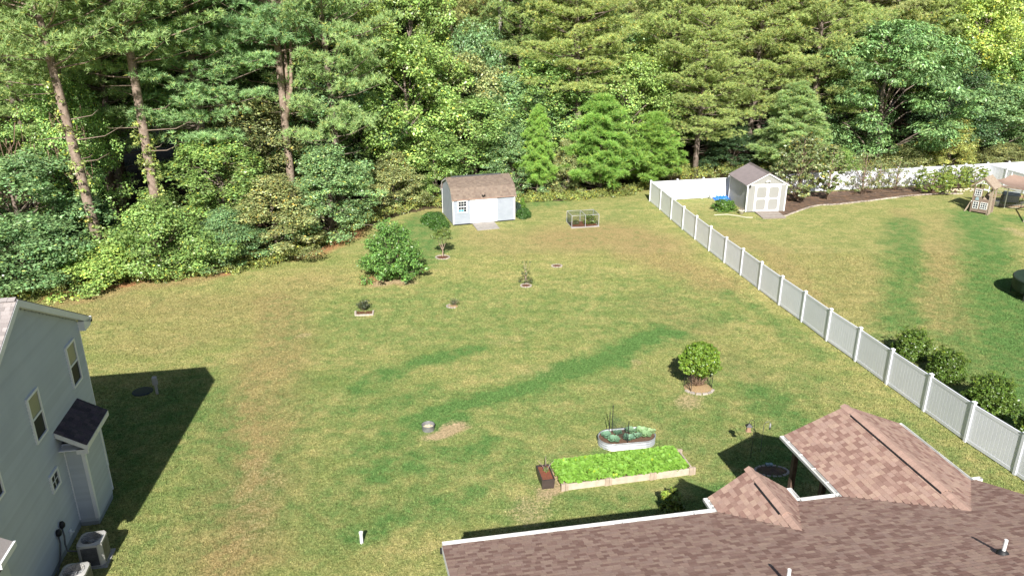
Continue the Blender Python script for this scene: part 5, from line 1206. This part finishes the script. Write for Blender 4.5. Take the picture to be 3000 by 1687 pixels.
for k in range(40): x = Lx * k / 39; g.bar((x, Ly, .05), (x, Ly, Hc), .0035)
for k in range(26): y = Ly * k / 25; g.bar((0, y, .05), (0, y, Hc), .0035); g.bar((Lx, y, .05), (Lx, y, Hc), .0035); g.bar((0, y, Hc), (Lx, y, Hc), .003)
g.build('netting', M['netting'], cg, kind='stuff')
MB().box(.04, Lx - .04, .04, Ly - .04, -.05, .06).build('mulch', M['mulch'], cg)
for k in range(8): MB().box(-.08 + k * .29, .2 + k * .29, -.17, -.06, -.03, .05).build('stone', M['stone'], cg)
BB = bush_mesh('foliage', 90, .36, .62, 26, 60, .075, 'leaf', .08, shape='mound', rc=.35)
def rel(t, x, y, z=0): return t.location + Matrix.Rotation(t.rotation_euler.z, 3, 'Z') @ Vector((x, y, z))
bush('berry_bush', 'larger berry bush at the right end inside the white cage', rel(cg, 1.65, .75, .05), BB, (.13, .19, .05), scale=(1.35, 1.3, 1.2))
bush('berry_bush', 'thin small berry bush at the left end inside the white cage', rel(cg, .55, .8, .05), BB, (.1, .13, .055), scale=(.7, .7, .55))

ab = thing('garden_arbor', 'black iron arbor with a clipped vine crown in the middle right lawn', 'arbor', bp(2044, 1135) , .35); ab.location.z = -.31
def screen(x):
    g = MB(); H_ = 1.55
    for y in (-.3, .3): g.tube([(x, y, -.05), (x, y, H_)], .014, 6)
    for y in (-.15, 0, .15): g.tube([(x, y, .05), (x, y, H_ - .1)], .007, 5)
    for z in (.12, .5, .9, 1.3): g.tube([(x, -.3, z), (x, .3, z)], .008, 5)
    for k in range(3): g.tube([(x, -.3, .12 + k * .38), (x, 0, .31 + k * .38), (x, .3, .12 + k * .38)], .006, 5)
    return g
for x in (-.56, .56): screen(x).build('trellis_side', M['blackmetal'], ab)
g = MB()
for y in (-.3, .3): g.tube([(cos(a) * .56 * -1, y, 1.5 + sin(a) * .4) for a in np.linspace(0, pi, 13)], .014, 6)
g.build('arch', M['blackmetal'], ab)
ring = MB(); 
r = np.random.RandomState(95); cc, cr = [], []
for i in range(90):
    a = i * 2.4; t = (i + .5) / 90; rad = 1.0 * (1 - t ** 2.6) ** .5 * (.85 if t > .15 else .74) * (1 + .1 * sin(a * 2.2)); cc.append(np.array([cos(a) * rad * .97, sin(a) * rad * .85, .98 + 1.2 * t])); cr.append(.2)
for i in range(14): cc.append(np.array([r.uniform(-.4, .5), r.uniform(-.2, .3), r.uniform(.6, 1.05)])); cr.append(.13)
vn = thing('climbing_vine', 'dense yellow green vine clipped to a dome on the black arbor', 'vine', ab.location, .35)
link('foliage', clumps_to_mesh('foliage', r, cc, cr, 190, .085, M['leaf'], yellow=.03, aspect=.6), vn, color=(.16, .27, .035))
g = MB(); rr_ = random.Random(5)
for i in range(60):
    a = Vector((rr_.uniform(-.45, .45), rr_.uniform(-.25, .35), rr_.uniform(.2, .5))); g.tube([(rr_.uniform(-.1, .3), .1, 0), a, a + Vector((rr_.uniform(-.2, .2), rr_.uniform(-.2, .2), rr_.uniform(.4, .8)))], [.012, .008, .004], 4, cap=False)
g.build('stems', M['bark'], vn, color=(1.1, .95, .8))
stone_ring('pale mulch pad with curved stone edging under the black arbor', ab.location + Vector((.0, -.1, .0)), .68, .62, 6, a0=3.5, a1=6.0, fill='palemulch', h=.1, ws=.12)

# galvanised oval bed
tb = thing('raised_bed', 'oval galvanised metal raised bed planted with cabbages', 'raised bed', (4.68, 27.12, -.24), radians(9)); hx_, r_c, Ht = .62, .56, .36
def stadium(r, n=14): return [(hx_ + cos(a) * r, sin(a) * r) for a in np.linspace(-pi / 2, pi / 2, n)] + [(-hx_ + cos(a) * r, sin(a) * r) for a in np.linspace(pi / 2, 3 * pi / 2, n)]
g = MB(); lv = []; nr = 19
for k in range(nr): z = Ht * k / (nr - 1); lv.append((z, r_c + .022 * sin(k / (nr - 1) * 2 * pi * 3.5)))
lv.append((Ht + .005, r_c + .03)); lv.append((Ht, r_c - .01)); lv.append((Ht - .1, r_c - .015))
for z, rr in lv: g.v += [(x, y, z) for x, y in stadium(rr)]; g.c += [(1, 1, 1)] * 28
for i in range(len(lv) - 1):
    for k in range(28): a = i * 28 + k; b = i * 28 + (k + 1) % 28; g.f.append((a, b, b + 28, a + 28))
g.build('metal_wall', M['galv'], tb, smooth=True)
g = MB(); g.v = [(0, 0, Ht - .04)] + [(x, y, Ht - .07) for x, y in stadium(r_c - .01)]; g.f = [(0, 1 + k, 1 + (k + 1) % 28) for k in range(28)]; g.c = [(1, 1, 1)] * 29; g.build('soil', M['soil'], tb, smooth=True)
def cabbage(seed, R, n):
    g = MB(); r = random.Random(seed)
    for k in range(n):
        a = k * 2.4 + r.uniform(-.2, .2); L = R * r.uniform(.7, 1.1); el = .2 + .75 * (k / n); W_ = L * .36
        u = Vector((cos(a), sin(a), 0)); s = Vector((-sin(a), cos(a), 0)); z = Vector((0, 0, 1)); f = r.uniform(.85, 1.2); c = (f, f, f)
        def P(t, w, dz=0): return u * (L * t * cos(el * t * .8)) + s * w + z * (L * t * sin(el) * .75 + dz + .02)
        g.add([P(0, .008), P(0, -.008), P(.3, -.02), P(.3, .02)], [(0, 1, 2, 3)], (1.2 * f, 1.2 * f, 1.15 * f))
        rows = [(.3, .35), (.45, .85), (.65, 1.1), (.85, .85), (1.0, .35)]
        vs = []
        for t, w in rows: vs += [P(t, -W_ * w, .035 + r.uniform(-.012, .012)), P(t, 0, 0), P(t, W_ * w, .035 + r.uniform(-.012, .012))]
        g.add(vs, [(3 * i + j, 3 * i + j + 1, 3 * i + j + 4, 3 * i + j + 3) for i in range(4) for j in range(2)], c)
    return g.mesh('leaves', M['waxleaf'], True)
cbm = [cabbage(s, .25, 15) for s in (1, 2, 3)]
CB = [(-.85, .12, 0, .95, (.17, .30, .2), 'front left blue green cabbage plant, the outermost in the oval bed'), (-.62, -.28, 1, 1.05, (.2, .35, .22), 'blue green cabbage plant nearest the camera at the left end of the oval bed'), (-.3, .26, 2, .8, (.17, .3, .19), 'blue green cabbage plant shaded behind the netting'),
      (.02, -.24, 0, 1.05, (.17, .3, .2), 'blue green cabbage plant just right of the front black stake'), (.28, .3, 1, 1.0, (.19, .31, .18), 'cabbage plant at the back middle of the oval bed'), (.42, -.1, 2, .9, (.18, .3, .19), 'cabbage plant in the middle of the oval bed'),
      (.72, .2, 0, 1.1, (.29, .44, .22), 'pale green cabbage plant at the back right of the oval bed'), (.78, -.12, 1, 1.0, (.27, .42, .21), 'pale green cabbage plant at the front right of the oval bed'), (1.04, .12, 2, .95, (.34, .47, .24), 'palest cabbage plant at the right end of the oval bed')]
for x, y, k, s_, c, lab in CB:
    t = thing('cabbage_plant', lab, 'cabbage plant', rel(tb, x, y, Ht - .06), x * 9, 'cabbage plants in the oval bed'); link('leaves', cbm[k], t, color=c, scale=(s_, s_, s_))
nt_ = thing('net_fence', 'three black stakes with torn green netting across the oval bed', 'netting', rel(tb, 0, 0, Ht - .1), radians(9))
for x, y, h in ((-.62, .42, 1.0), (-.48, .5, 1.25), (-.1, -.46, 1.05)): MB().tube([(x, y, -.1), (x + (.0), y, h)], .016, 6).build('stake', M['blackmetal'], nt_)
g = MB()
for k in range(16):
    z = .03 + k * .055; g.bar((-.5, .48, z), (-.1, -.44, z * .95), .004)
for k in range(22):
    f = k / 21; p = Vector((-.5, .48, 0)).lerp(Vector((-.1, -.44, 0)), f); g.bar(p, p + Vector((.03, 0, .9 - .15 * abs(sin(f * 9)))), .004)
g.build('netting', M['netting'], nt_, kind='stuff')

# wooden bed with the leafy crop
W0 = bp(1652, 1436); W0.z = -.16; aw = math.atan2(bp(2031, 1389).y - W0.y, bp(2031, 1389).x - W0.x); LW, DW, HW = 5.06, 1.25, .3
wb = thing('raised_bed', 'long pale timber raised bed overflowing with bright green leaves', 'raised bed', W0, aw)
for (x0, x1) in ((.14, 1.62), (1.78, 3.38), (3.54, LW - .14)):
    for z0_, z1_ in ((0, .145), (.15, .29)): MB().box(x0, x1, -.03, .03, z0_, z1_).build('plank', M['palewood'], wb, bev=.006, color=(1 + .12 * random.random(),) * 3)
    for z0_, z1_ in ((0, .145), (.15, .29)): MB().box(x0, x1, DW - .03, DW + .03, z0_, z1_).build('plank', M['palewood'], wb, bev=.006)
for x in (.02, LW - .02):
    for z0_, z1_ in ((0, .145), (.15, .29)): MB().box(x - .03, x + .03, .1, DW - .1, z0_, z1_).build('plank', M['palewood'], wb, bev=.006)
for x in (.02, 1.7, 3.46, LW - .02):
    for y in (0, DW):
        MB().box(x - .13, x + .02, y - .07, y + .05, -.08, .33).box(x + .03, x + .13, y - .06, y + .05, -.08, .32).build('post_block', M['palewood'], wb, bev=.01, color=(.92, .88, .85))
MB().box(.05, LW - .05, .03, DW - .03, 0, .22).build('soil', M['soil'], wb)
r = np.random.RandomState(99); n = 4600
X = r.uniform(-.12, LW - .18, n); Y = r.uniform(.0, DW + .12, n); ed = np.minimum.reduce([X + .16, LW - .14 - X, Y + .05, DW + .2 - Y]).clip(0, .35) / .35
Zc = .30 + .26 * ed ** .6 * (.75 + .5 * fbm(X, Y, 3.0)) - .02 + r.uniform(-.09, .04, n)
Cn = np.stack([X, Y, Zc], 1); Nn = norm(np.stack([r.normal(size=n) * .45, r.normal(size=n) * .45 - .25, np.ones(n)], 1)); sz = r.uniform(.09, .17, n)
tt = rdir(r, n); tt = norm(tt - Nn * (tt * Nn).sum(1, keepdims=True)); bb = np.cross(Nn, tt)
Lh = sz[:, None] * .5
ring = []
for an in np.linspace(0, 2 * pi, 7)[:-1]: ring.append(Cn + tt * Lh * cos(an) * 1.1 + bb * Lh * sin(an) * .85 + Nn * Lh * .28 * abs(sin(an)))
V = np.stack(ring, 1).reshape(-1, 3); I = np.arange(n) * 6
F = np.concatenate([np.stack([I, I + 1, I + 2, I + 3], 1), np.stack([I, I + 3, I + 4, I + 5], 1)])
C = np.repeat(leafcol(r, n, 1, .01, .2, .06), 6, 0)
crop = thing('leafy_crop', 'dense bright green leafy crop filling the long timber bed', 'vegetable crop', W0, aw)
link('leaves', npmesh('leaves', V, F, C, M['waxleaf']), crop, color=(.19, .36, .05), kind='stuff')

# black planter
p0 = bp(1589, 1434); pa = radians(11)
pl = thing('planter_box', 'dark rectangular trough planter with red mulch beside the long timber bed', 'planter', p0, pa)
g = MB(); w_, l_, h_ = .44, .98, .42
o_ = [(-.03, -.03), (w_ + .03, -.03), (w_ + .03, l_), (-.03, l_)]; i_ = [(.01, .01), (w_ - .01, .01), (w_ - .01, l_ - .04), (.01, l_ - .04)]; b_ = [(0, 0), (w_, 0), (w_, l_ - .03), (0, l_ - .03)]
g.add([(x, y, .0) for x, y in b_] + [(x, y, h_) for x, y in o_] + [(x, y, h_) for x, y in i_] + [(x, y, h_ - .1) for x, y in i_],
      [(k, (k + 1) % 4, 4 + (k + 1) % 4, 4 + k) for k in range(4)] + [(4 + k, 4 + (k + 1) % 4, 8 + (k + 1) % 4, 8 + k) for k in range(4)] + [(8 + k, 8 + (k + 1) % 4, 12 + (k + 1) % 4, 12 + k) for k in range(4)])
g.build('trough', mat('planterbrown', (.05, .038, .035), (.07, .052, .048), 5, .45), pl)
MB().box(.01, w_ - .01, .01, l_ - .04, .05, h_ - .07).build('mulch', mat('redmulch', (.30, .09, .045), (.18, .07, .04), 22, .95, 1, 70, bdist=.03), pl)
bush('herb_plant', 'small feathery green herb growing in the dark trough planter', rel(pl, .27, .62, h_ - .08), bush_mesh('foliage', 97, .1, .2, 16, 40, .035, 'leaf', 0, rc=.4), (.13, .2, .05), cat='herb')
# fire ring
fr = thing('fire_ring', 'round metal fire ring with a bed of pale stones', 'fire ring', (bp(1255, 1258)), 0)
g = MB(); g.lathe([(.26, -.02), (.26, .24), (.275, .26), (.25, .26), (.245, .24), (.245, .0)], 28); g.build('metal_ring', M['firemetal'], fr, smooth=True)
MB().lathe([(0, .06), (.26, .05)], 20).build('sand', M['soil'], fr)
r = random.Random(31)
rock = MB().lathe([(0, -.5), (.42, -.35), (.5, 0), (.36, .38), (0, .48)], 7).mesh('stone', M['stonepale'], True)
for k in range(70):
    a = k * 2.4; rr = .215 * ((k + .5) / 70) ** .5; s_ = r.uniform(.045, .075); f = r.uniform(.75, 1.25)
    link('stone', rock, fr, loc=(cos(a) * rr, sin(a) * rr, .10 + r.uniform(0, .04)), rot=(r.random() * 3, r.random() * 3, 0), scale=(s_, s_ * .8, s_ * .7), color=(f, f, f * r.uniform(.8, 1.1)))
# clean-out pipe, septic lid, control post
t = thing('cleanout_pipe', 'short white upright pipe in the lawn near the brown roof corner', 'pipe', bp(1060, 1591)); MB().tube([(0, 0, -.1), (0, 0, .4)], .055, 14).build('pipe', M['whitepaint'], t); MB().tube([(0, 0, .4), (0, 0, .46)], .068, 14).build('cap', M['whitepaint'], t)
t = thing('septic_lid', 'round dark lid flush in the shaded lawn right of the grey house', 'lid', bp(418, 1148)); MB().lathe([(.45, -.05), (.45, .05), (.40, .07), (0, .08)], 26).build('lid', mat('lidblue', (.015, .02, .04), (.02, .028, .05), 6, .5), t)
t = thing('control_post', 'white control box on a post beside the round dark lid', 'utility post', bp(461, 1154)); MB().box(-.045, .045, -.045, .045, -.1, .55).build('post', M['concrete'], t); MB().box(-.1, .1, -.08, .05, .5, .85).add([(-.1, -.08, .852), (.1, -.08, .852), (.1, .05, .9), (-.1, .05, .9)], [(0, 1, 2, 3)]).build('box', M['concrete'], t)
# shrub at the porch corner, feeder, hook, ring in the shade
l = bp(1963, 1492); bush('small_shrub', 'small yellow green shrub half in shadow behind the near roof edge', l, bush_mesh('foliage', 98, .35, .62, 26, 70, .085, 'leaf', .05, shape='mound', rc=.33), (.17, .24, .04), cat='shrub', scale=(1.2, 1.2, 1.25))
t = thing('bird_feeder_hook', 'black shepherd hook with a wooden lantern feeder in the porch shadow', 'bird feeder', (9.42, 25.95, -.2)); MB().tube([(0, 0, -.1), (0, 0, 1.55), (-.02, 0, 1.68), (-.12, 0, 1.74), (-.22, 0, 1.66), (-.22, 0, 1.58)], .01, 6).build('hook', M['blackmetal'], t)
fd = MB().box(-.32, -.12, -.08, .08, 1.22, 1.26).box(-.29, -.15, -.06, .06, 1.26, 1.46).build('feeder', mat('feederwood', (.4, .24, .16), (.32, .2, .13), 9, .7), t); MB().hexa([(-.35, -.11, 1.46), (-.09, -.11, 1.46), (-.09, .11, 1.46), (-.35, .11, 1.46), (-.24, -.03, 1.57), (-.2, -.03, 1.57), (-.2, .03, 1.57), (-.24, .03, 1.57)]).build('feeder_roof', M['blackmetal'], fd)
l = bp(2216, 1300); t = thing('garden_hook', 'thin curved metal hook with a small tube feeder in the porch shadow', 'bird feeder', (9.95, 26.4, -.22)); MB().tube([(0, 0, -.1), (0, 0, 1.25), (.06, 0, 1.38), (.16, 0, 1.42), (.25, 0, 1.36)], .009, 6).build('hook', M['darkmetal'], t); MB().tube([(.25, 0, 1.05), (.25, 0, 1.32)], .03, 8).build('feeder', M['greymetal'], t)
stone_ring('oval mulch bed edged with stones in the porch shadow', Vector((9.95, 25.0, -.18)), .62, .36, 18, fill='darkmulch', h=.08)
pv = thing('paver_stack', 'pair of small pale pavers lying on the shaded oval bed', 'paver', (9.97, 25.38, -.13)); 
for k in range(2): MB().box(-.13 + k * .14, -.01 + k * .14, -.07, .07, 0, .06).build('paver', M['blueplastic'], pv)

# ================================================================== RIGHT YARD THINGS
t = thing('bucket', 'white bucket by the back fence left of the tan shed', 'bucket', bp(2083, 583)); MB().lathe([(0, 0), (.15, 0), (.19, .36), (.2, .38), (.17, .38), (.14, .04), (0, .04)], 18).build('pail', M['vinyl'], t, smooth=True); MB().tube([(-.19, 0, .34), (-.1, -.15, .3), (.1, -.15, .3), (.19, 0, .34)], .008, 5).build('handle', M['darkmetal'], t)
t = thing('tarp', 'crumpled blue tarp on the grass behind the tan shed', 'tarp', bp(2114, 586)); r = np.random.RandomState(7); g = MB(); N_ = 14
for j in range(N_):
    for i in range(N_):
        x = (i / (N_ - 1) - .5) * 1.3; y = (j / (N_ - 1) - .5) * 1.0; e = min(1, 4 * (1 - max(abs(i / (N_ - 1) - .5), abs(j / (N_ - 1) - .5)) * 2)); g.v.append((x + r.uniform(-.04, .04), y + r.uniform(-.04, .04), max(0, e) * (.12 + r.uniform(0, .26)) + .01)); g.c.append((1, 1, 1))
for j in range(N_ - 1):
    for i in range(N_ - 1): a = j * N_ + i; g.f.append((a, a + 1, a + N_ + 1, a + N_))
g.build('sheet', M['tarp'], t)
t = thing('flower_pot', 'pale concrete pot with dry stems at the front left corner of the tan shed', 'flower pot', bp(2171, 628)); MB().lathe([(0, 0), (.17, 0), (.23, .3), (.26, .32), (.26, .37), (.21, .37), (.2, .3), (0, .29)], 18).build('pot', M['cream'], t, smooth=True); g = MB()
rr_ = random.Random(6)
for k in range(26): a = rr_.uniform(0, 6.28); g.tube([(cos(a) * .08, sin(a) * .08, .28), (cos(a) * .22, sin(a) * .22, .4 + rr_.uniform(0, .35))], [.006, .003], 4)
g.build('dry_stems', M['playwoodpale'], t)
# edging stones of the mulch bed, and the thin pale strip in the grass
eg = thing('stone_edging', 'wavy line of pale stones edging the mulch bed', 'edging', bp(2300, 634)); o0 = eg.location.copy(); k = 0
sm = MB().hexa([(-.5, -.5, 0), (.5, -.5, 0), (.45, .5, 0), (-.45, .5, 0), (-.46, -.44, 1), (.46, -.44, 1), (.41, .44, 1), (-.41, .44, 1)]).mesh('stone', M['stone'])
EP = [bp(*p) for p in [(2296, 636), (2318, 628), (2345, 618), (2375, 608), (2400, 603), (2450, 601), (2500, 595), (2540, 591), (2600, 583), (2650, 577), (2700, 573), (2750, 570), (2820, 569)]]; rr_ = random.Random(12)
for a, b in zip(EP[:-1], EP[1:]):
    L = (b - a).length; n = max(1, int(L / .3))
    for i in range(n):
        p = a.lerp(b, (i + .5) / n); f = rr_.uniform(.95, 1.35); link('stone', sm, eg, loc=p - o0 + Vector((0, rr_.uniform(-.03, .03), 0)), rot=(0, 0, math.atan2(b.y - a.y, b.x - a.x) + rr_.uniform(-.08, .08)), scale=(L / n * .94, .13, .11), color=(f, f * .97, f * .9))
g = MB(); LP = [bp(*p) for p in [(2092, 631), (2130, 629), (2160, 633), (2185, 638), (2205, 638)]]
g.tube([p + Vector((0, 0, .02)) for p in LP], .035, 6); o = g.build('edging_strip', M['cream']); tag(o, 'thin pale edging strip curving through the grass before the tan shed', 'edging')
# heap of pale stones at the end of the bed
hs = thing('stone_pile', 'flat spread of pale stones at the far end of the mulch bed', 'stones', bp(2805, 562)); r = random.Random(17)
for k in range(60):
    f = r.uniform(.9, 1.4); link('stone', rock, hs, loc=(r.uniform(-2.6, 2.4), r.uniform(-.3, .9), .08), scale=(r.uniform(.18, .34), r.uniform(.14, .24), r.uniform(.08, .16)), rot=(0, 0, r.random() * 6), color=(f, f * .98, f))
# play tower with swing beam
A = bp(2842, 621); Bq = bp(2886, 630); an = math.atan2(Bq.y - A.y, Bq.x - A.x)
pt_ = thing('play_tower', 'weathered wooden play house tower with white toy windows', 'play house', A, an); PW = 1.25; PD = 1.2
for x, y in ((0, 0), (PW, 0), (0, PD), (PW, PD)): MB().box(x - .05, x + .05, y - .05, y + .05, -.1, 2.25).build('post', M['playwoodpale'] if x else M['playwood'], pt_)
for k in range(9): z = .12 + k * .125; MB().box(.05, PW - .05, -.045, -.015, z, z + .12).build('plank', M['playwood'], pt_)
for k in range(8): z = 1.27 + k * .105; MB().box(.05, PW * .52, -.045, -.015, z, z + .1).build('plank', M['playwood'], pt_)
for k in range(7): z = .12 + k * .14; MB().box(-.045, -.015, .05, PD - .05, z, z + .13).box(PW + .015, PW + .045, .05, PD - .05, z, z + .13).build('side_plank', M['playwood'], pt_)
MB().box(0, PW, 0, PD, 1.12, 1.17).build('deck', M['playwoodpale'], pt_)
MB().hexa([(PW * .55, .1, 1.17), (PW * .95, .1, 1.17), (PW * .95, .9, 1.6), (PW * .55, .9, 1.6), (PW * .55, .1, 1.21), (PW * .95, .1, 1.21), (PW * .95, .9, 1.64), (PW * .55, .9, 1.64)]).build('inner_ramp', M['playwoodpale'], pt_)
def toywin(x0, x1, z0, z1, nx, nz, arch=False):
    f = .04; g = MB().box(x0, x1, -.09, -.045, z0, z0 + f).box(x0, x1, -.09, -.045, z1 - f, z1).box(x0, x0 + f, -.09, -.045, z0 + f, z1 - f).box(x1 - f, x1, -.09, -.045, z0 + f, z1 - f)
    for k in range(1, nx): x = x0 + (x1 - x0) * k / nx; g.box(x - .016, x + .016, -.085, -.045, z0 + f, z1 - f)
    for k in range(1, nz): z = z0 + (z1 - z0) * k / nz; g.box(x0 + f, x1 - f, -.084, -.046, z - .016, z + .016)
    w_ = g.build('toy_window', M['whitepaint'], pt_); MB().box(x0 + f, x1 - f, -.06, -.047, z0 + f, z1 - f).build('pane', M['glass'], w_)
toywin(.08, .58, 1.42, 2.02, 3, 3); toywin(.1, .52, .38, .98, 2, 3); toywin(.66, 1.18, .42, .98, 3, 3)
MB().box(.66, 1.2, -.07, -.02, 1.98, 2.1).build('toy_valance', M['whitepaint'], pt_)
MB().box(.2, .46, -.08, -.045, 1.08, 1.22).lathe([(0, 0)], 3).build('name_plaque', M['blueplastic'], pt_)
o = MB().lathe([(0, -.02), (.12, -.02), (.12, .02), (0, .02)], 16).build('plaque_top', M['blueplastic'], pt_); o.location = (.33, -.065, 1.24); o.rotation_euler = (pi / 2, 0, 0)
MB().box(-.08, -.02, -.1, -.04, .9, .98).build('spotlight', M['whitepaint'], pt_)
apx = PW / 2; 
for sx in (-1, 1):
    for k in range(5):
        a0, a1_ = k / 5, (k + 1) / 5; f = lambda t, y, dz: (apx + sx * .92 * t, y, 3.05 - .82 * t + dz)
        MB().hexa([f(a0, -.28, -.02), f(a0, PD + .25, -.02), f(a1_ - .01, PD + .25, -.02), f(a1_ - .01, -.28, -.02), f(a0, -.28, .012), f(a0, PD + .25, .012), f(a1_ - .01, PD + .25, .012), f(a1_ - .01, -.28, .012)]).build('roof_plank', M['playwoodpale'], pt_)
    MB().bar((apx, -.26, 2.98), (apx + sx * .9, -.26, 2.18), .03, .12).build('rake_board', M['playwood'], pt_)
g = MB(); g.tube([(apx + cos(a) * .55, -.2, 2.28 + sin(a) * .28) for a in np.linspace(0, pi, 9)], .03, 5)
for a in (.5, 1.1, 1.57, 2.04, 2.64): g.bar((apx, -.2, 2.9), (apx + cos(a) * .52, -.2, 2.3 + sin(a) * .26), .035)
g.build('sunburst_trim', M['whitepaint'], pt_)
MB().box(apx - .04, apx + .04, -.04, .02, 2.1, 2.35).build('king_post', M['darkwood'], pt_)
MB().bar((-.1, -.02, .95), (-.42, -.25, -.05), .05).bar((-.1, .25, .95), (-.42, .02, -.05), .05).build('ladder', M['playwoodpale'], pt_)
MB().hexa([(PW + .05, -.1, 0), (PW + .1, -.12, 0), (PW + .1, .55, 0), (PW + .05, .55, 0), (PW + .05, -.05, 2.1), (PW + .1, -.05, 2.1), (PW + .1, .2, 2.1), (PW + .05, .2, 2.1)]).build('climbing_board', M['playwoodpale'], pt_)
bm0 = bz(2918, 544, 2.15); bm1 = bz(3060, 562, 2.15)
MB().bar(pt_.matrix_world.inverted() @ bm0 if False else Matrix.Rotation(-an, 3, 'Z') @ (bm0 - A), Matrix.Rotation(-an, 3, 'Z') @ (bm1 + (bm1 - bm0) * .2 - A), .1, .14).build('swing_beam', M['playwood'], pt_)
q1 = bz(3001, 555, 2.1); lg = bp(2998, 651); lg2 = bp(3040, 600)
MB().bar(Matrix.Rotation(-an, 3, 'Z') @ (bm1 - A), Matrix.Rotation(-an, 3, 'Z') @ (lg - A), .09).bar(Matrix.Rotation(-an, 3, 'Z') @ (bm1 - A), Matrix.Rotation(-an, 3, 'Z') @ (lg2 - A), .09).build('swing_leg', M['playwoodpale'], pt_)
# shade cloth on posts
ss_ = thing('shade_sail', 'brown sagging shade cloth stretched beside the play tower', 'shade sail', (44.5, 68, 0))
c1, c2, c3, c4 = [bz(*p) - Vector((44.5, 68, 0)) for p in ((2905, 521, 2.5), (2965, 510, 2.85), (3120, 530, 2.6), (3010, 560, 2.15))]
g = MB(); n_ = 12
for j in range(n_ + 1):
    for i in range(n_ + 1):
        u, v = i / n_, j / n_; p = c1.lerp(c2, u).lerp(c4.lerp(c3, u), v); sagz = -.45 * (4 * u * (1 - u)) ** 1 * (1 - .3 * v) * .6 - .3 * 4 * v * (1 - v) * .5; p = p + Vector((0, 0, sagz)); g.v.append(tuple(p)); g.c.append((1, 1, 1))
for j in range(n_):
    for i in range(n_): a = j * (n_ + 1) + i; g.f.append((a, a + 1, a + n_ + 2, a + n_ + 1))
g.build('cloth', M['sail'], ss_, smooth=True)
for c in (c1, c2, c3): MB().tube([(c.x, c.y, -.1), tuple(c + Vector((0, 0, .12)))], .04, 8).build('post', M['trim'], ss_)
# chicken pen
pn_ = thing('wire_pen', 'low wire mesh pen behind the play tower', 'pen', bp(2935, 610)); o0 = pn_.location.copy()
PC = [bp(2905, 588), bp(2934, 608), bp(2990, 610), bp(3050, 605), bp(3050, 575), bp(2905, 570)]
for a, b in zip(PC, PC[1:] + PC[:1]):
    g = MB(); A_, B_ = a - o0, b - o0; n_ = max(3, int((b - a).length / .13))
    for k in range(n_ + 1): p = A_.lerp(B_, k / n_); g.tube([p, p + Vector((0, 0, .95))], .008, 4, cap=False)
    for z in (.02, .25, .5, .72, .95): g.tube([A_ + Vector((0, 0, z)), B_ + Vector((0, 0, z))], .009, 4, cap=False)
    g.build('wire_panel', M['greymetal'], pn_)
for a in PC: g = MB(); g.tube([a - o0, a - o0 + Vector((0, 0, 1.15))], .025, 6); g.build('pen_post', M['darkmetal'], pn_)
g = MB(); P = PC; cxm = sum((p for p in P), Vector()) / len(P); g.add([tuple(p + Vector((0, 0, .03))) for p in P], [tuple(range(len(P)))]); o = g.build('pen_ground', M['palemulch']); o['kind'] = 'structure'
cp = thing('coop', 'small grey plastic hen house inside the wire pen', 'hen house', bp(2958, 591), -.35)
MB().box(-.6, .6, -.35, .35, 0, .62).build('body', M['coopgrey'], cp, bev=.03)
MB().hexa([(-.68, -.42, .6), (.68, -.42, .6), (.68, .42, .6), (-.68, .42, .6), (-.6, -.1, .92), (.6, -.1, .92), (.6, .1, .92), (-.6, .1, .92)]).build('roof', M['coopgrey'], cp, bev=.02)
g = MB().tube([(-.62, 0, .3), (-.7, 0, .3)], .26, 14); g.build('round_door', M['black'], cp)
t = thing('bucket', 'white bucket on bare ground between play tower and wire pen', 'bucket', bp(2918, 603)); MB().lathe([(0, 0), (.17, 0), (.21, .42), (.22, .44), (.19, .44), (.15, .04), (0, .04)], 18).build('pail', M['vinyl'], t, smooth=True); MB().tube([(-.2, 0, .38), (-.1, -.16, .34), (.1, -.16, .34), (.2, 0, .38)], .008, 5).build('handle', M['darkmetal'], t)
# trampoline cut by the right edge
tc = bz(2945, 815, .9); tp_ = thing('trampoline', 'trampoline with dark green net cut off by the right edge', 'trampoline', (tc.x + 2.75, tc.y - .2, -.4)); g = MB()
g.tube([(cos(a) * 2.0, sin(a) * 2.0, 1.25) for a in np.linspace(0, 2 * pi, 41)], .03, 6, cap=False); g.build('frame', M['blackmetal'], tp_)
g = MB(); g.tube([(cos(a) * 1.95, sin(a) * 1.95, .55) for a in np.linspace(0, 2 * pi, 41)], .02, 6, cap=False); g.build('lower_ring', M['blackmetal'], tp_)
MB().lathe([(0, 1.16), (1.65, 1.2)], 40).build('mat', M['mesh'], tp_); MB().lathe([(1.62, 1.23), (2.02, 1.26), (2.06, 1.22), (1.62, 1.2)], 40).build('pad', M['mesh'], tp_)
MB().lathe([(2.03, 1.24), (2.0, .72), (1.96, .56)], 40).build('skirt', M['mesh'], tp_)
for k in range(6): a = k * pi / 3 + .3; MB().tube([(cos(a) * 1.98, sin(a) * 1.98, 0), (cos(a) * 1.98, sin(a) * 1.98, 1.2)], .025, 6).build('leg', M['blackmetal'], tp_)
print('triangles', sum(sum(len(p.vertices) - 2 for p in me.polygons) if len(me.polygons) < 2000 else len(me.polygons) * (len(me.polygons[0].vertices) - 2) for me in bpy.data.meshes))
